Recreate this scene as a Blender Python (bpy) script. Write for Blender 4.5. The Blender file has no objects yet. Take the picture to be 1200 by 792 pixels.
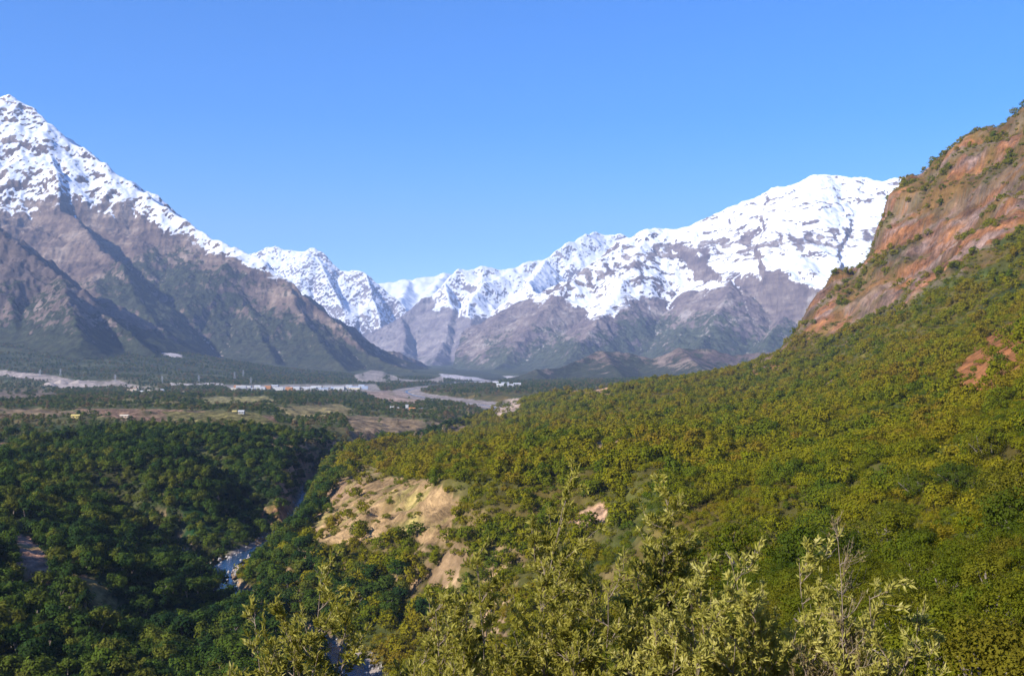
import bpy, bmesh, math, random
import numpy as np
from mathutils import Vector, Matrix

S = bpy.context.scene
COL = S.collection
CAMZ = 100.0
HOR = 425.0            # image row (of the 792-row photo) of the true horizon
F = 1250.0             # focal length in photo pixels
RNG = random.Random(7)
NR = np.random.default_rng(7)

# ------------------------------------------------------------------ camera, sky, sun, exposure
cam_data = bpy.data.cameras.new('camera')
cam_data.sensor_width = 36.0
cam_data.lens = 36.0 * F / 1200.0
cam_data.shift_y = (HOR - 396.0) / 1200.0
cam_data.clip_start = 0.2
cam_data.clip_end = 120000.0
cam = bpy.data.objects.new('camera', cam_data)
cam.location = (0, 0, CAMZ)
cam.rotation_euler = (math.pi / 2, 0, 0)
COL.objects.link(cam)
S.camera = cam

SUN_EL = math.radians(32.0)
SUN_AZ = math.radians(-125.0)      # from +Y towards +X: behind and to the left of the camera
world = bpy.data.worlds.new("World")
S.world = world
world.use_nodes = True
wn = world.node_tree
sky = wn.nodes.new('ShaderNodeTexSky')
sky.sky_type = 'NISHITA'
sky.sun_disc = False
sky.sun_elevation = SUN_EL
sky.sun_rotation = SUN_AZ
sky.altitude = 900.0
sky.air_density = 1.0
sky.dust_density = 0.25
sky.ozone_density = 3.0
hs = wn.nodes.new('ShaderNodeHueSaturation')
hs.inputs['Saturation'].default_value = 1.55
hs.inputs['Hue'].default_value = 0.508
hs.inputs['Value'].default_value = 1.0
wn.links.new(sky.outputs[0], hs.inputs['Color'])
gm = wn.nodes.new('ShaderNodeGamma')
gm.inputs[1].default_value = 1.12
wn.links.new(hs.outputs[0], gm.inputs[0])
wn.links.new(gm.outputs[0], wn.nodes['Background'].inputs[0])
wn.nodes['Background'].inputs[1].default_value = 0.093

sd = bpy.data.lights.new('sun', 'SUN')
sd.energy = 5.0
sd.angle = math.radians(0.5)
sd.color = (1.0, 0.94, 0.84)
sun = bpy.data.objects.new('sun', sd)
to_sun = Vector((math.sin(SUN_AZ) * math.cos(SUN_EL), math.cos(SUN_AZ) * math.cos(SUN_EL), math.sin(SUN_EL)))
sun.rotation_euler = to_sun.to_track_quat('Z', 'Y').to_euler()
sun.location = (0, -20, 300)
COL.objects.link(sun)

S.view_settings.view_transform = 'Standard'
S.view_settings.look = 'None'
S.view_settings.gamma = 1.0
S.view_settings.exposure = 1.08
S.cycles.max_bounces = 6
S.cycles.diffuse_bounces = 2
S.cycles.glossy_bounces = 2
S.cycles.transparent_max_bounces = 8
S.cycles.volume_bounces = 0

# ------------------------------------------------------------------ helpers
def tag(o, label=None, cat=None, group=None, kind=None):
    if label: o['label'] = label
    if cat: o['category'] = cat
    if group: o['group'] = group
    if kind: o['kind'] = kind
    return o

def P(u, v, d):
    return np.array([(u - 600.0) / F * d, d, CAMZ - (v - HOR) / F * d])

def link(o, parent=None):
    COL.objects.link(o)
    if parent: o.parent = parent
    return o

def empty(name, loc, rz=0.0):
    o = bpy.data.objects.new(name, None)
    o.location = loc
    o.rotation_euler = (0, 0, rz)
    o.empty_display_size = 0.3
    return link(o)

def mesh_np(name, verts, faces, mat, smooth=False, attrs=None):
    """verts (n,3), faces (m,k) numpy -> mesh data"""
    me = bpy.data.meshes.new(name)
    n, (m, k) = len(verts), faces.shape
    me.vertices.add(n)
    me.vertices.foreach_set('co', np.asarray(verts, np.float32).ravel())
    me.loops.add(m * k)
    me.loops.foreach_set('vertex_index', faces.astype(np.int32).ravel())
    me.polygons.add(m)
    me.polygons.foreach_set('loop_start', np.arange(0, m * k, k, dtype=np.int32))
    me.polygons.foreach_set('loop_total', np.full(m, k, np.int32))
    me.polygons.foreach_set('use_smooth', np.full(m, smooth, bool))
    me.update(calc_edges=True)
    for an, a in (attrs or {}).items():
        a = np.asarray(a, np.float32)
        if a.ndim == 2:
            t = me.attributes.new(an, 'FLOAT_COLOR', 'POINT')
            c = np.ones((n, 4), np.float32); c[:, :3] = a
            t.data.foreach_set('color', c.ravel())
        else:
            t = me.attributes.new(an, 'FLOAT', 'POINT')
            t.data.foreach_set('value', a)
    if mat: me.materials.append(mat)
    return me

def obj(name, me, parent=None):
    return link(bpy.data.objects.new(name, me), parent)

def smooth(a, b, x):
    t = np.clip((x - a) / (b - a), 0, 1)
    return t * t * (3 - 2 * t)

def _h(ix, iy, seed):
    n = (ix.astype(np.int64) * 374761393 + iy.astype(np.int64) * 668265263 + seed * 144665) & 0xffffffff
    n = ((n ^ (n >> 13)) * 1274126177) & 0xffffffff
    n = (n ^ (n >> 16)) & 0xffff
    return n

_ANG = np.linspace(0, 2 * np.pi, 256, endpoint=False)
_GX, _GY = np.cos(_ANG), np.sin(_ANG)

def perlin(x, y, seed=0):
    xi, yi = np.floor(x), np.floor(y)
    fx, fy = x - xi, y - yi
    ux, uy = fx * fx * fx * (fx * (fx * 6 - 15) + 10), fy * fy * fy * (fy * (fy * 6 - 15) + 10)
    def g(ox, oy):
        k = _h(xi + ox, yi + oy, seed) & 255
        return _GX[k] * (fx - ox) + _GY[k] * (fy - oy)
    a, b, c, d = g(0, 0), g(1, 0), g(0, 1), g(1, 1)
    return ((a + (b - a) * ux) * (1 - uy) + (c + (d - c) * ux) * uy) * 1.5

def fbm(x, y, octv=5, seed=0, gain=0.5):
    r = np.zeros_like(x, dtype=float); a = 1.0; f = 1.0
    for o in range(octv):
        r += a * perlin(x * f + o * 17.3, y * f - o * 9.1, seed + o)
        a *= gain; f *= 2.03
    return r

def ridged(x, y, octv=5, seed=0, gain=0.5):
    r = np.zeros_like(x, dtype=float); a = 1.0; f = 1.0
    for o in range(octv):
        r += a * (1 - np.abs(perlin(x * f + o * 11.7, y * f + o * 5.3, seed + o)) * 2)
        a *= gain; f *= 2.03
    return r / 2

def inpoly(u, v, poly):
    r = np.zeros(u.shape, bool)
    n = len(poly)
    for i in range(n):
        x1, y1 = poly[i]; x2, y2 = poly[(i + 1) % n]
        if y1 == y2: continue
        c = ((y1 > v) != (y2 > v)) & (u < (x2 - x1) * (v - y1) / (y2 - y1) + x1)
        r ^= c
    return r

def segdist(x, y, pl):
    """distance to polyline pl (n,>=2); returns distance, interpolated extra columns, side sign"""
    best = np.full(x.shape, 1e18)
    ex = np.zeros((pl.shape[1] - 2,) + x.shape)
    side = np.zeros(x.shape)
    for i in range(len(pl) - 1):
        a, b = pl[i], pl[i + 1]
        dx, dy = b[0] - a[0], b[1] - a[1]
        t = np.clip(((x - a[0]) * dx + (y - a[1]) * dy) / (dx * dx + dy * dy + 1e-9), 0, 1)
        d2 = (x - a[0] - t * dx) ** 2 + (y - a[1] - t * dy) ** 2
        m = d2 < best
        best = np.where(m, d2, best)
        cr = (x - a[0]) * dy - (y - a[1]) * dx
        side = np.where(m, np.sign(cr), side)
        for k in range(ex.shape[0]):
            ex[k] = np.where(m, a[2 + k] + (b[2 + k] - a[2 + k]) * t, ex[k])
    return np.sqrt(best), ex, side

# ------------------------------------------------------------------ materials
def new_mat(name, rough=0.9, spec=0.1):
    m = bpy.data.materials.new(name)
    m.use_nodes = True
    b = m.node_tree.nodes['Principled BSDF']
    b.inputs['Roughness'].default_value = rough
    b.inputs['Specular IOR Level'].default_value = spec
    return m, m.node_tree, b

class N:
    """small node graph helper"""
    def __init__(s, nt): s.nt = nt
    def n(s, t, **kw):
        x = s.nt.nodes.new(t)
        for k, v in kw.items(): setattr(x, k, v)
        return x
    def l(s, a, b): s.nt.links.new(a, b)
    def attr(s, name, color=False):
        x = s.n('ShaderNodeAttribute', attribute_name=name)
        return x.outputs['Color' if color else 'Fac']
    def pos(s):
        return s.n('ShaderNodeNewGeometry').outputs['Position']
    def noise(s, vec, scale, detail=5, rough=0.55, dist=0.0):
        x = s.n('ShaderNodeTexNoise')
        x.inputs['Scale'].default_value = scale; x.inputs['Detail'].default_value = detail
        x.inputs['Roughness'].default_value = rough; x.inputs['Distortion'].default_value = dist
        if vec is not None: s.l(vec, x.inputs['Vector'])
        return x.outputs['Fac']
    def scalev(s, vec, sc):
        x = s.n('ShaderNodeVectorMath', operation='MULTIPLY')
        s.l(vec, x.inputs[0]); x.inputs[1].default_value = sc
        return x.outputs[0]
    def math(s, op, a, b=None, clamp=False):
        x = s.n('ShaderNodeMath', operation=op); x.use_clamp = clamp
        for i, q in enumerate((a, b)):
            if q is None: continue
            if isinstance(q, (int, float)): x.inputs[i].default_value = q
            else: s.l(q, x.inputs[i])
        return x.outputs[0]
    def ramp(s, fac, stops):
        x = s.n('ShaderNodeValToRGB')
        e = x.color_ramp.elements
        while len(e) < len(stops): e.new(0.5)
        for i, (p, c) in enumerate(stops):
            e[i].position = p; e[i].color = (c[0], c[1], c[2], 1) if not isinstance(c, (int, float)) else (c, c, c, 1)
        s.l(fac, x.inputs[0])
        return x.outputs[0]
    def sstep(s, fac, a, b):
        x = s.n('ShaderNodeMapRange', interpolation_type='SMOOTHSTEP')
        s.l(fac, x.inputs['Value']); x.inputs['From Min'].default_value = a; x.inputs['From Max'].default_value = b
        return x.outputs[0]
    def mix(s, fac, a, b, mode='MIX'):
        x = s.n('ShaderNodeMix', data_type='RGBA', blend_type=mode)
        for sock, q in ((x.inputs[0], fac), (x.inputs[6], a), (x.inputs[7], b)):
            if isinstance(q, (int, float)): sock.default_value = q
            elif isinstance(q, tuple): sock.default_value = (*q, 1)
            else: s.l(q, sock)
        return x.outputs[2]
    def bump(s, h, strength, dist, prev=None):
        x = s.n('ShaderNodeBump')
        x.inputs['Strength'].default_value = strength; x.inputs['Distance'].default_value = dist
        s.l(h, x.inputs['Height'])
        if prev is not None: s.l(prev, x.inputs['Normal'])
        return x.outputs[0]

def rock_material(name, cols, vegcol=(0.04, 0.05, 0.022), bump=14.0, sc=1.0):
    m, nt, b = new_mat(name, 0.95, 0.05)
    g = N(nt)
    p = g.pos()
    n1 = g.noise(p, 0.004 * sc, 8, 0.66, 0.3)
    n2 = g.noise(p, 0.022 * sc, 10, 0.74, 0.3)
    pz = g.scalev(p, (0.3, 0.3, 1.5))
    n3 = g.noise(pz, 0.012 * sc, 5, 0.6, 0.5)
    f = g.math('ADD', g.math('MULTIPLY', n1, 0.5), g.math('ADD', g.math('MULTIPLY', n2, 0.3), g.math('MULTIPLY', n3, 0.35)))
    rock = g.ramp(f, [(0.42, cols[0]), (0.54, cols[1]), (0.61, cols[2]), (0.70, cols[3])])
    # vegetation
    vn = g.math('ADD', g.attr('veg'), g.math('MULTIPLY', g.math('SUBTRACT', g.noise(p, 0.012 * sc, 8, 0.78), 0.5), 2.2))
    veg = g.math('MULTIPLY', g.sstep(vn, 0.40, 0.62), 0.92)
    vcol = g.ramp(g.noise(p, 0.03 * sc, 8, 0.8), [(0.36, tuple(c * 0.3 for c in vegcol)), (0.5, vegcol), (0.60, tuple(c * 1.7 for c in vegcol)), (0.70, tuple(.5 * c + .5 * q for c, q in zip(vegcol, cols[2])))])
    c1 = g.mix(veg, rock, vcol)
    # scree
    c2 = g.mix(g.sstep(g.math('ADD', g.attr('scree'), g.math('MULTIPLY', g.math('SUBTRACT', n2, 0.5), 0.7)), 0.45, 0.62), c1, cols[3])
    # snow with a broken edge
    sn = g.math('ADD', g.attr('snow'), g.math('ADD', g.math('MULTIPLY', g.math('SUBTRACT', g.noise(pz, 0.013 * sc, 9, 0.74, 0.6), 0.5), 0.8),
                g.math('MULTIPLY', g.math('SUBTRACT', g.noise(pz, 0.045 * sc, 6, 0.75), 0.5), 0.75)))
    snow = g.sstep(sn, 0.38, 0.66)
    c3 = g.mix(snow, c2, (0.70, 0.72, 0.77))
    g.l(c3, b.inputs['Base Color'])
    hgt = g.math('ADD', g.math('MULTIPLY', n2, 0.7), n3)
    soft = g.math('SUBTRACT', 1.0, g.math('MULTIPLY', snow, 0.75))
    bm = g.n('ShaderNodeBump'); bm.inputs['Distance'].default_value = bump
    g.l(soft, bm.inputs['Strength']); g.l(hgt, bm.inputs['Height'])
    g.l(bm.outputs[0], b.inputs['Normal'])
    return m

def ground_material():
    m, nt, b = new_mat('ground', 0.95, 0.05)
    g = N(nt)
    p = g.pos()
    base = g.attr('col', True)
    n = g.noise(p, 0.6, 6, 0.7)
    n2 = g.noise(p, 0.06, 5, 0.65)
    k = g.math('ADD', g.math('MULTIPLY', n, 1.0), g.math('MULTIPLY', n2, 0.8))
    kk = g.ramp(g.math('MULTIPLY', k, 0.55), [(0.3, 0.62), (0.5, 1.0), (0.68, 1.35)])
    c = g.mix(1.0, base, kk, 'MULTIPLY')
    c = g.mix(1.0, c, g.ramp(g.noise(p, .014, 9, .76), [(.36, .55), (.5, 1.0), (.64, 1.45)]), 'MULTIPLY')
    rk0 = g.attr('rock')
    ck = g.ramp(g.noise(g.scalev(p, (1, 1, .45)), .16, 9, .74, .5), [(0.34, 0.30), (0.47, .85), (.56, 1.05), (0.68, 1.5)])
    c = g.mix(rk0, c, g.mix(1.0, c, ck, 'MULTIPLY'))
    g.l(c, b.inputs['Base Color'])
    # rock faces get a strong relief, soil a mild one
    rk = g.attr('rock')
    pz = g.scalev(p, (1.0, 1.0, 2.0))
    h2 = g.noise(pz, 0.11, 6, 0.65, 0.6)
    bm = g.n('ShaderNodeBump'); bm.inputs['Distance'].default_value = 4.0
    g.l(g.math('MULTIPLY', rk, 0.9), bm.inputs['Strength']); g.l(h2, bm.inputs['Height'])
    nn = g.bump(n, 0.35, 0.5, bm.outputs[0])
    g.l(nn, b.inputs['Normal'])
    return m

# ------------------------------------------------------------------ the river course (world coordinates)
# columns: x, y, bed z, half width of water, half width of gravel, left wall slope, right wall slope
_rv = [  # u, v, d, water half width, gravel half width, left slope, right slope
    (450, 880, 225, 4, 6, .75, .6), (432, 822, 295, 4, 8, .75, .6), (416, 782, 345, 4, 10, .75, .6), (372, 752, 375, 3.5, 5, .8, .6), (318, 728, 405, 3.5, 5, .8, .6),
    (272, 698, 445, 4.5, 6, .75, .55), (250, 674, 485, 5, 7, .8, .55), (275, 656, 525, 4, 9, .85, .6),
    (318, 638, 566, 3.5, 8, .95, .75), (343, 614, 640, 1.8, 4, 1.5, .85), (352, 592, 730, 1.5, 4, 2.2, .9), (362, 568, 870, 1.5, 4, 2.2, .9),
    (425, 543, 1020, 3, 5, .9, .8), (466, 523, 1215, 4, 7, .6, .6), (520, 509, 1500, 4, 9, .4, .5), (566, 495, 1780, 4, 16, .3, .6),
    (592, 484, 2050, 3, 26, .15, .5), (572, 475, 2350, 2.5, 55, .1, .4), (520, 470, 2600, 2.5, 70, .1, .2), (478, 462, 3000, 3, 45, .1, .15),
    (475, 457, 3500, 3, 40, .1, .1), (520, 452, 4100, 6, 40, .1, .1), (590, 446, 5200, 6, 50, .1, .1), (560, 440, 6500, 6, 50, .1, .1), (545, 434, 8200, 6, 50, .1, .1)]
RIVER = []
for (u, v, d, w, gw, sl, sr) in _rv:
    q = P(u, v, d)
    RIVER.append((q[0], q[1], q[2], w, gw, sl, sr))
RIVER = np.array(RIVER)
RIVER[0, 2], RIVER[1, 2] = 0.4, 0.9           # downstream end, out of the frame
for i in range(1, len(RIVER)):                 # the bed only rises upstream
    RIVER[i, 2] = max(RIVER[i, 2], RIVER[i - 1, 2] + 0.3)
def refine(pl, it=2):
    for _ in range(it):
        q = [pl[0]]
        for a, b in zip(pl[:-1], pl[1:]):
            q += [a * .75 + b * .25, a * .25 + b * .75]
        q.append(pl[-1]); pl = np.array(q)
    return pl
RIVER = refine(RIVER, 2)

# ------------------------------------------------------------------ terrain surface: control points -> smooth surface
_cp = [  # seen points: u, v, distance
    # right hillside: crest
    (1420, 10, 1300), (1330, 60, 1290), (1260, 98, 1290), (1200, 132, 1300), (1150, 157, 1330), (1110, 180, 1360), (1075, 207, 1400), (1046, 226, 1420), (1030, 270, 1430), (985, 322, 1450),
    (940, 382, 1480), (890, 426, 1520), (830, 441, 1600), (760, 450, 1700), (700, 459, 1750), (640, 464, 1750), (608, 474, 1680),
    # hillside face
    (1000, 350, 1280), (1060, 300, 1250), (1100, 250, 1260), (1150, 210, 1230), (1100, 320, 1050), (1200, 300, 850), (1200, 220, 1080), (1100, 400, 720), (1200, 400, 420), (1150, 430, 430), (1000, 430, 850), (1100, 465, 420),
    (950, 440, 1050), (900, 460, 1000), (1200, 480, 270), (1200, 560, 120), (1200, 640, 62), (1200, 740, 36), (1100, 520, 270), (1000, 520, 350), (900, 520, 430), (1000, 600, 150), (1100, 600, 125), (1100, 700, 60), (900, 600, 180), (900, 680, 105), (1000, 680, 75),
    (1400, 300, 500), (1400, 450, 120), (1400, 200, 900),
    # shelf in the middle
    (800, 470, 1000), (800, 520, 460), (800, 560, 320), (800, 640, 180), (700, 480, 1100), (700, 520, 520), (700, 570, 320), (700, 640, 205), (640, 490, 1200), (640, 520, 640), (640, 560, 390),
    (600, 540, 470), (560, 530, 620), (540, 545, 500), (600, 500, 1250), (480, 540, 700), (430, 556, 640), (520, 575, 400), (520, 625, 320), (560, 680, 240), (560, 740, 170), (620, 700, 165), (640, 620, 270),
    (500, 515, 1150), (540, 505, 1350),
    # far side terrace on the left
    (0, 522, 850), (100, 512, 900), (200, 507, 950), (300, 520, 850), (350, 520, 900), (385, 532, 800), (0, 490, 1250), (150, 480, 1400), (300, 490, 1200), (400, 500, 1200), (470, 508, 1250), (0, 466, 2000), (200, 463, 2200), (350, 466, 2100), (440, 480, 1900),
    (420, 462, 2800), (0, 452, 3000), (100, 453, 3000), (200, 456, 2900), (300, 457, 3000), (400, 457, 3100), (500, 451, 3900), (560, 444, 5000), (640, 441, 5400), (700, 448, 3500), (820, 448, 3200), (-200, 520, 850), (-200, 470, 2000), (-200, 455, 3000),
    # piedmont fan at the foot of the left range
    (-200, 400, 4300), (0, 425, 3800), (0, 402, 4400), (100, 412, 4350), (200, 432, 3900), (200, 412, 4900), (300, 440, 4000), (300, 428, 4900), (400, 446, 4200), (430, 440, 5100), (490, 436, 6000),
    # gorge, left bank
    (0, 556, 580), (60, 545, 640), (150, 556, 620), (230, 566, 620), (290, 556, 700), (320, 543, 780), (0, 640, 400), (100, 660, 400), (180, 670, 430), (0, 720, 310), (100, 740, 320), (200, 740, 350), (0, 790, 262), (110, 790, 270), (240, 790, 290), (-150, 700, 300), (-150, 560, 560),
    (230, 640, 520), (290, 610, 610),
    (0, 1100, 150), (200, 1100, 150), (400, 1080, 130), (500, 950, 120), (340, 850, 200),
]
_wp = [  # world points: near slope, behind the camera, out of frame, behind the crests
    (0, 0, 98.3), (-1.5, 1.5, 97.9), (1.5, 1.5, 98.1), (0, 4, 96.9), (-4, 3, 96.6), (4, 3, 97.2), (0, 10, 95.0), (-4, 9, 94.4), (5, 9, 95.2), (0, 20, 90.0), (-8, 19, 87.5), (9, 18, 91),
    (0, 50, 80), (-22, 46, 75), (22, 46, 88), (0, 100, 66), (-45, 90, 48), (40, 92, 80), (-20, 5, 92), (20, 5, 99), (60, 20, 106), (-60, 20, 75), (0, -6, 99), (0, -40, 112), (50, -40, 130), (-60, -40, 95), (0, -200, 190), (200, -200, 260), (-200, -200, 60), (200, 60, 150),
    (-200, 60, 30), (-600, 100, 40), (600, 100, 330), (0, -1500, 400), (1500, 0, 700), (-1500, 0, 40), (-3000, 1500, 60), (-2500, -2500, 100), (2500, -2500, 700), (3000, 1500, 500), (-1200, -600, 40),
    (1050, 2200, 120), (700, 2000, 66), (520, 2200, 50), (300, 2300, 36), (150, 2400, 30), (80, 2000, 28), (1500, 2400, 180), (2200, 2500, 300), (1000, 3200, 55), (600, 3500, 40), (1300, 1900, 300), (900, 1800, 150),
    (0, 9000, 60), (-3000, 9000, 80), (3000, 9000, 80), (0, 22000, 150), (-12000, 18000, 150), (12000, 18000, 150), (-8000, 3000, 90), (8000, 3000, 300), (-12000, -3000, 100), (12000, -3000, 300), (0, -15000, 200), (-3500, 5500, 90), (2500, 5500, 60), (1500, 4500, 45),
]
CP = np.array([P(*q) for q in _cp] + [np.array(q, float) for q in _wp])
def _rc(x, y):
    r = np.sqrt(x * x + y * y) + 4.0
    th = np.arctan2(x, y)
    return np.stack([th * 2.4, np.log(r)], -1), r
_cc, _cr = _rc(CP[:, 0], CP[:, 1])
_MQ = 0.10
def _k(a, b):
    d2 = (a[:, None, 0] - b[None, :, 0]) ** 2 + (a[:, None, 1] - b[None, :, 1]) ** 2
    return np.sqrt(d2 + _MQ * _MQ)
_tgt = CP[:, 2] - CAMZ
_A = _k(_cc, _cc)
_A[np.diag_indices(len(_A))] += 0.003 * 0
_W = np.linalg.lstsq(np.hstack([_A, np.ones((len(_A), 1))]), _tgt, rcond=1e-9)[0]

def rbf(x, y):
    sh = x.shape
    c, r = _rc(x.ravel(), y.ravel())
    out = np.empty(len(c))
    for i in range(0, len(c), 20000):
        out[i:i + 20000] = _k(c[i:i + 20000], _cc) @ _W[:-1] + _W[-1]
    return (out + CAMZ).reshape(sh)

RAVINES = [np.array([P(*q) for q in pl]) for pl in (
    [(120, 575, 600), (190, 618, 545), (240, 650, 510), (262, 668, 490)],
    [(230, 545, 760), (275, 580, 680), (310, 612, 620)],
    [(20, 690, 350), (110, 720, 345), (210, 735, 375), (300, 735, 400)],
    [(560, 560, 430), (530, 610, 345), (500, 680, 300), (470, 730, 330)])]

def pix(x, y, z):
    yy = np.maximum(y, 0.5)
    return 600 + F * x / yy, HOR - F * (z - CAMZ) / yy

def ground_z(x, y):
    """full ground surface; returns z and masks"""
    z0 = rbf(x, y)
    r = np.sqrt(x * x + y * y)
    u, v = pix(x, y, z0)
    # broad relief
    amp = np.clip(r * 0.008, 0.05, 7.0)
    amp = amp * (1 - 0.6 * smooth(1500, 3000, r) * (x < 900))
    z = z0 + amp * (fbm(x / 60, y / 60, 6, 3) * 0.7 + 0.5 * (ridged(x / 95 + 3, y / 95, 4, 9) - 0.5))
    # cliffs on the right hillside
    cl = smooth(910, 990, u) * smooth(90, 190, z) * smooth(700, 950, r) * (y > 300) * (1 - smooth(1900, 2400, r))
    st = 46.0
    zz = z + 9 * fbm(x / 120, y / 120, 3, 21)
    ph = zz / st - np.floor(zz / st)
    step = (smooth(0.25, 0.6, ph) - ph) * st
    z = z + cl * ((0.18 + .3 * smooth(-.2, .4, fbm(x / 150, y / 150, 3, 33))) * step + 13 * (ridged(x / 70, y / 70, 5, 31) - 0.55) + 5 * fbm(x / 22, y / 22, 4, 37))
    # side ravines
    for i, rv in enumerate(RAVINES):
        d, ex, sd_ = segdist(x, y, rv[:, :3])
        dd = d + 2.5 * fbm(x / 14, y / 14, 3, 50 + i)
        dep = (21.0, 15.0, 16.0, 6.0)[i]
        z = z - dep * np.exp(-(dd / 17.0) ** 2) * smooth(0, 12, z - ex[0] + dep)
    # gorge
    d, ex, side = segdist(x, y, RIVER)
    bed, w, gw, sl, sr = ex
    slope = np.where(side > 0, sr, sl)
    dn = d + np.clip(d * 0.35, 0, 10) * fbm(x / 33, y / 33, 5, 77) * (r < 2000)
    wall = bed - 0.8 + smooth(w * .8, w + 4, d) * 1.6 + np.maximum(d - w, 0) * 0.03 + np.maximum(dn - gw, 0) * slope
    wall = np.where(d < w * .8, bed - 0.8, wall)
    gor = (y > 60)
    z = np.where(gor, np.minimum(z, wall), z)
    return z, dict(u=u, v=v, r=r, cl=cl, rd=d, rw=w, gw=gw, bed=bed, side=side, z0=z0)

# pixel outlines (photo) of patches of bare soil, fields and roads, each with the range of distances it lies in
BARE = [
    ([(356, 632), (374, 600), (410, 574), (455, 558), (500, 562), (538, 590), (530, 632), (505, 640), (470, 622), (430, 632), (385, 640)], 250, 700, (0.31, 0.20, 0.095), 1.0),
    ([(380, 560), (430, 545), (450, 555), (405, 585), (375, 605), (360, 590)], 500, 900, (0.36, 0.22, 0.13), .7),
    ([(305, 600), (330, 580), (345, 600), (330, 640), (300, 640)], 450, 800, (0.36, 0.20, 0.10), 2.2),
    ([(12, 625), (35, 628), (62, 660), (58, 690), (35, 690), (18, 660)], 250, 500, (0.38, 0.21, 0.14), 2.5),
    ([(82, 672), (110, 676), (130, 695), (142, 728), (125, 732), (105, 705)], 250, 500, (0.38, 0.22, 0.13), 2.5),
    ([(200, 553), (212, 556), (218, 572), (206, 566)], 450, 800, (0.33, 0.16, 0.11), 1.),
    ([(668, 610), (702, 588), (712, 604), (690, 622)], 180, 420, (0.44, 0.27, 0.16), 1.),
    ([(688, 520), (745, 514), (748, 526), (694, 533)], 300, 800, (0.40, 0.27, 0.15), .9),
    ([(830, 545), (868, 540), (862, 550)], 250, 600, (0.30, 0.17, 0.12), .8),
    ([(1110, 450), (1150, 395), (1200, 370), (1210, 470), (1150, 465), (1120, 474)], 200, 900, (0.34, 0.12, 0.05), .62),
    ([(955, 445), (975, 442), (985, 449), (960, 452)], 600, 1400, (0.36, 0.22, 0.17), 1.),
    ([(660, 463), (690, 451), (722, 456), (715, 463)], 1300, 2600, (0.38, 0.22, 0.13), .9),
    ([(300, 512), (330, 510), (385, 516), (400, 530), (350, 534), (318, 528)], 700, 1300, (0.36, 0.24, 0.14), .75),
    ([(80, 478), (200, 480), (320, 487), (330, 500), (240, 494), (150, 494)], 900, 1700, (0.24, 0.15, 0.095), 1.),
    ([(190, 482), (300, 484), (325, 494), (320, 502), (200, 492)], 900, 1700, (0.17, 0.145, 0.05), 1.),
    ([(-10, 518), (12, 520), (20, 532), (-10, 538)], 600, 1000, (0.36, 0.22, 0.12), 1.),
    ([(40, 506), (80, 505), (112, 505), (115, 508), (60, 512)], 700, 1200, (0.30, 0.21, 0.11), 1.),
    ([(75, 519), (92, 519), (92, 527), (75, 525)], 600, 1100, (0.34, 0.23, 0.12), 1.),
    ([(-10, 478), (105, 482), (105, 486), (-10, 492)], 900, 1600, (0.30, 0.18, 0.12), .5),
    ([(-10, 456), (60, 456), (70, 466), (-10, 470)], 1600, 3300, (0.20, 0.13, 0.12), .5),
    ([(230, 466), (310, 464), (330, 472), (240, 474)], 1600, 2600, (0.26, 0.22, 0.09), .8),
    ([(320, 476), (400, 474), (420, 484), (340, 492)], 1200, 2200, (0.30, 0.23, 0.10), .6),
    ([(400, 486), (470, 490), (560, 500), (540, 512), (420, 510)], 1100, 2100, (0.26, 0.17, 0.11), .6),
    ([(420, 456), (470, 458), (500, 470), (470, 474), (440, 468)], 2000, 3600, (0.34, 0.24, 0.19), .8),
    ([(590, 468), (612, 466), (608, 482), (590, 500), (575, 500), (580, 484)], 1500, 2600, (0.42, 0.31, 0.24), .9),
    # gravel works and the road on the far left
    ([(-20, 431), (60, 440), (90, 446), (140, 446), (158, 453), (110, 453), (88, 455), (62, 455), (56, 447), (-20, 437)], 2300, 4400, (0.38, 0.31, 0.26), 1.),
    ([(150, 449), (165, 452), (188, 455), (188, 457), (150, 455)], 2300, 4400, (0.46, 0.38, 0.30), .9),
    ([(200, 449), (262, 449), (262, 451), (200, 451)], 2600, 4400, (0.48, 0.42, 0.38), 1.),
    ([(262, 451), (440, 450), (446, 458), (270, 458)], 2400, 4400, (0.32, 0.275, 0.245), .8),
    # talus streak under the left range
    ([(168, 399), (178, 401), (196, 411), (214, 417), (212, 420), (194, 417), (172, 403)], 3000, 6000, (0.50, 0.44, 0.42), 1.),
    # terraces and bars far up the valley
    ([(415, 440), (440, 432), (470, 444), (500, 446), (520, 440), (520, 448), (420, 448)], 3500, 7500, (0.40, 0.33, 0.29), .7),
    ([(515, 438), (560, 442), (615, 440), (615, 444), (560, 446), (520, 444)], 3500, 8000, (0.46, 0.42, 0.42), 1.),
    ([(530, 448), (585, 446), (585, 449), (535, 450)], 3200, 7000, (0.46, 0.42, 0.42), 1.),
]

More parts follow.
